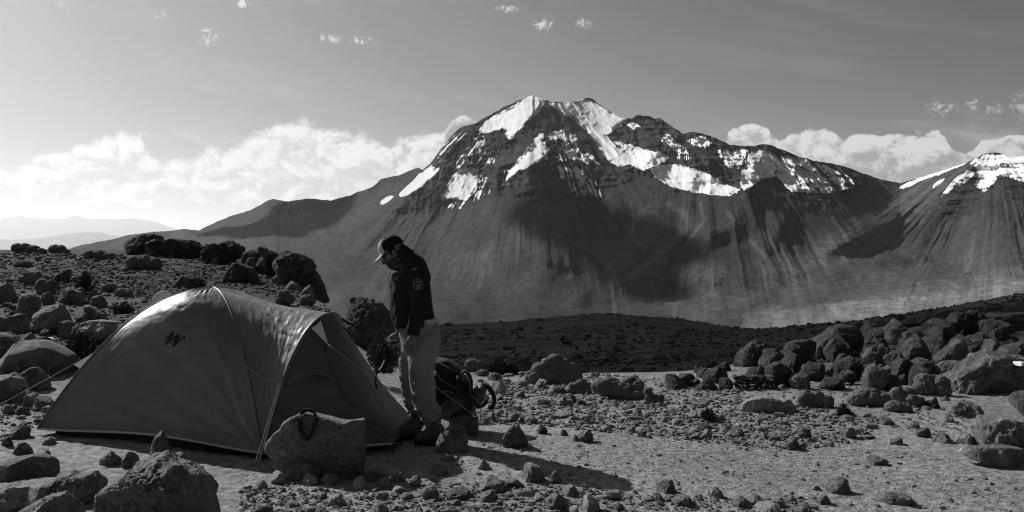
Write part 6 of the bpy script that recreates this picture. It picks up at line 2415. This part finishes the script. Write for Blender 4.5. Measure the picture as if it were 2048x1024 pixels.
# ---------------------------------------------------------------- backpack lying behind the legs
YB = 8.45
bb = pix(915, 842, YB)
bb[2] = 0
pack = thing('backpack', 'large dark trekking backpack leaning on its side behind the person\'s legs', 'backpack', tuple(bb))


def kp(px, py, dy=0.0):
    return pix(px, py, YB) + np.array([0, dy, 0]) - bb


PKM = YB / FPX
M['pack'] = fabric('pack_cloth', .028, .25, .6, crease=1.4)
M['pack_light'] = fabric('pack_panel_cloth', .075, .25, .6, crease=1.0)
M['strap'] = plain('strap_webbing', .16, .7, .2)


def K_(px, py, w, d, dy=0.0):
    return (kp(px, py, dy), w * PKM, d)


def pack_fold(co):
    x, y, z = co.T
    return .016 * (ridged(x * 4, y * 4, z * 6, 3) - .35) + .006 * fbm(x * 18, y * 12, z * 18, 3)


skin('main_bag', [loft(dense([K_(872, 742, 20, .12), K_(884, 758, 34, .16), K_(898, 780, 44, .18), K_(908, 800, 44, .19), K_(918, 818, 40, .18), K_(925, 834, 26, .14)], 24), 24, power=2.8)], M['pack'], .014, 2, pack_fold, pack)
skin('lid', [loft(dense([K_(866, 725, 9, .13), K_(885, 731, 15, .17), K_(905, 741, 17, .17), K_(922, 752, 13, .14)], 16), 20, power=2.6)], M['pack'], .012, 2, pack_fold, pack)
skin('side_pocket', [loft(dense([K_(885, 818, 10, .05, -.17), K_(905, 806, 17, .05, -.19), K_(925, 795, 13, .05, -.17)], 14), 16)], M['pack_light'], .010, 2, pack_fold, pack)
skin('back_panel', [loft(dense([K_(950, 802, 14, .14, -.02), K_(958, 785, 13, .14, -.02), K_(966, 774, 10, .13, -.02), K_(970, 771, 5, .10, -.02)], 14), 20, power=3)], M['pack_light'], .010, 2, None, pack)


def strap_part(name, pts, w, thick, mat, n=34):
    P = smooth_path([kp(*p) for p in pts], n)
    v, f = ribbon(P, np.array([0, w, 0]), np.array([.7, 0, .7]), thick)
    T = np.gradient(P, axis=0)
    T /= np.linalg.norm(T, axis=1, keepdims=True)
    N_ = np.cross(T, np.array([0, 1.0, 0]))
    v, f = ribbon(P, np.array([0, w, 0]), N_, thick)
    return link(name, poly_mesh(name, v, f, mat, False), pack)


strap_part('shoulder_strap', [(920, 800, -.16), (918, 770, -.17), (922, 748, -.17), (932, 738, -.17), (942, 748, -.17), (945, 766, -.17), (940, 786, -.16)], .07, .010, M['pack'])
strap_part('shoulder_strap', [(927, 760, -.19), (930, 748, -.2), (936, 744, -.2), (941, 752, -.2), (943, 775, -.19)], .03, .004, M['strap'])
strap_part('hip_belt', [(962, 768, -.02), (975, 772, -.02), (985, 785, -.02), (989, 800, -.02), (985, 812, -.02), (978, 815, -.02)], .12, .016, M['pack'])
strap_part('hip_belt', [(942, 800, .05), (952, 812, .05), (966, 812, .05), (974, 800, .05)], .10, .012, M['pack'])
strap_part('webbing', [(940, 778, -.2), (952, 790, -.2), (962, 802, -.2), (963, 822, -.2), (961, 838, -.2)], .022, .003, M['strap'])
strap_part('webbing', [(866, 722, -.17), (874, 735, -.18), (882, 750, -.19), (900, 762, -.2), (915, 768, -.2)], .018, .003, M['strap'])
strap_part('webbing', [(884, 778, -.2), (895, 775, -.21), (910, 780, -.2)], .03, .003, M['strap'])
strap_part('webbing', [(874, 745, -.19), (873, 765, -.2), (878, 785, -.2), (888, 790, -.2)], .02, .003, M['black'])
strap_part('webbing', [(950, 815, -.2), (957, 830, -.2), (958, 845, -.2)], .03, .003, M['black'])
strap_part('lid_edge', [(866, 719, -.15), (885, 723, -.18), (905, 733, -.18), (924, 742, -.15)], .02, .003, M['strap'])
for px, py in ((873, 742), (872, 764), (917, 748)):
    v, f = ICO[1]
    link('buckle', poly_mesh('buckle', v * np.array([.012, .006, .02]) + kp(px, py, -.21), [tuple(q_) for q_ in f], M['trim'], False), pack)

# ---------------------------------------------------------------- sling hung over the slab boulder
slab = [o_ for o_ in scene.objects if 'sling over its top' in str(o_.get('label', ''))][0]
sv = np.array([p.co[:] for p in slab.data.vertices]) + np.array(slab.location)
sx, sy = 1024 + FPX * sv[:, 0] / sv[:, 1], HOR + FPX * (CAMZ - sv[:, 2]) / sv[:, 1]


def slab_y(x, y):
    d = (sx - x) ** 2 + (sy - y) ** 2
    m = d < 60
    return (sv[m, 1].min() if m.any() else sv[:, 1].mean()) - .012


yc = slab_y(615, 850)
so = pix(615, 850, yc)
pts = [(600, 850), (599, 838), (604, 826), (612, 821), (622, 821), (630, 827), (633, 838), (629, 852), (623, 866), (618, 877), (611, 877), (606, 868), (601, 858), (600, 850)]
P = smooth_path([pix(x, y, slab_y(x, max(y, 834)) + (.05 if y < 829 else .0)) for x, y in pts], 60) - so
T = np.gradient(P, axis=0)
T /= np.linalg.norm(T, axis=1, keepdims=True)
side = np.cross(T, np.array([0, 1.0, 0]))
v, f = ribbon(P, side * .024, np.array([0, -1.0, 0]), .006)
tag(link('sling', poly_mesh('sling', v, f, M['black'], False), loc=tuple(so)), 'black webbing sling hung over the top of the slab boulder', 'sling')


# ---------------------------------------------------------------- every loose stone is named by its place among things one can find
MARKS = [('the slab boulder with the sling', 630, 890), ('the pyramid-shaped stone', 1030, 876), ('the person\'s boots', 840, 870), ('the backpack', 920, 780), ('the tall lumpy cushion plant', 1107, 740),
         ('the two-domed cushion plant', 1236, 780), ('the furrowed cushion plant', 1628, 800), ('the long pale flat rock', 1535, 812), ('the dry-stone wall', 1500, 765), ('the dark block stone', 1611, 864),
         ('the dark rounded stone on the sand', 1172, 872), ('the upright block stone', 1284, 865), ('the round pale stone', 1415, 867), ('the slanted middle stone', 1478, 862), ('the triangular standing stone', 1774, 841),
         ('the pointed stone at the tent hem', 320, 895), ('the left tent corner', 75, 860), ('the smooth rounded boulder', 75, 715), ('the square block boulder', 105, 640), ('the low dark bush by the tent', 165, 695),
         ('the large smooth hill boulder', 482, 548), ('the skyline summit rock', 290, 490), ('the cliff outcrop', 600, 548), ('the cracked outcrop', 742, 645), ('the large cropped boulder', 300, 980),
         ('the big stone in the shadow', 1063, 945), ('the sharp tilted stone', 1332, 972), ('the lumpy pale stone', 1432, 988), ('the rounded stone on the sand', 1677, 972), ('the wide pale edge rock', 1540, 1015),
         ('the tallest pile boulder', 1670, 695), ('the cube-shaped boulder', 1700, 738), ('the wedge boulder', 1835, 740), ('the craggy edge boulder', 1975, 770), ('the overhanging ledge', 1950, 665),
         ('the tilted rounded boulder', 1558, 750), ('the broad grey rock', 1886, 876), ('the large dome cushion plant', 287, 526), ('the large pitted stone', 1116, 1005), ('the bright cracked stone', 1026, 833),
         ('the two round cushion plants', 233, 582), ('the lone dome cushion plant', 46, 529), ('the wedge boulder above the tent top', 365, 566), ('the wide pale stone by the slab boulder', 720, 968)]
ORD = ['nearest', 'second nearest', 'third nearest', 'fourth nearest', 'fifth nearest', 'sixth nearest', 'seventh nearest', 'eighth nearest', 'ninth nearest', 'tenth nearest', 'eleventh nearest', 'twelfth nearest',
       'thirteenth nearest', 'fourteenth nearest', 'fifteenth nearest', 'sixteenth nearest', 'seventeenth nearest', 'eighteenth nearest']
bins = {}
for o_, a, b, kd in LOOSE:
    mk = min(MARKS, key=lambda m: math.hypot(a - m[1], (b - m[2]) * 1.6))
    dx, dy = a - mk[1], (b - mk[2]) * 1.6
    rel = ('left of' if dx < 0 else 'right of') if abs(dx) > abs(dy) else ('in front of' if dy > 0 else 'behind')
    bins.setdefault((kd, mk[0], rel), []).append((math.hypot(dx, dy), o_))
for (kd, mk, rel), lst in bins.items():
    lst.sort(key=lambda q_: q_[0])
    for k, (_, o_) in enumerate(lst):
        what = 'loose grey stone' if kd == 'stone' else 'tumbled grey boulder'
        o_['label'] = '%s %s %s %s' % (ORD[min(k, len(ORD) - 1)], what, rel, mk)


# ---------------------------------------------------------------- haze: the thin air between here and the far hills
def haze_box(x0, x1, y0, y1, z0, z1, density):
    v = [(x, y, z) for x in (x0, x1) for y in (y0, y1) for z in (z0, z1)]
    f = [(0, 1, 3, 2), (4, 6, 7, 5), (0, 4, 5, 1), (2, 3, 7, 6), (0, 2, 6, 4), (1, 5, 7, 3)]
    me = bpy.data.meshes.new('haze')
    me.from_pydata(v, [], f)
    m = bpy.data.materials.new('haze_air')
    m.use_nodes = True
    t = m.node_tree
    t.nodes.clear()
    o = t.nodes.new('ShaderNodeOutputMaterial')
    pv = t.nodes.new('ShaderNodeVolumePrincipled')
    pv.inputs['Color'].default_value = (1.0, 1.0, 1.0, 1)
    pv.inputs['Density'].default_value = density
    pv.inputs['Anisotropy'].default_value = 0.45
    t.links.new(pv.outputs[0], o.inputs['Volume'])
    me.materials.append(m)
    return tag(link('haze', me), kind='stuff')


haze_box(-150000, 150000, -95000, 95000, -1500, 2000, 2.2e-5)
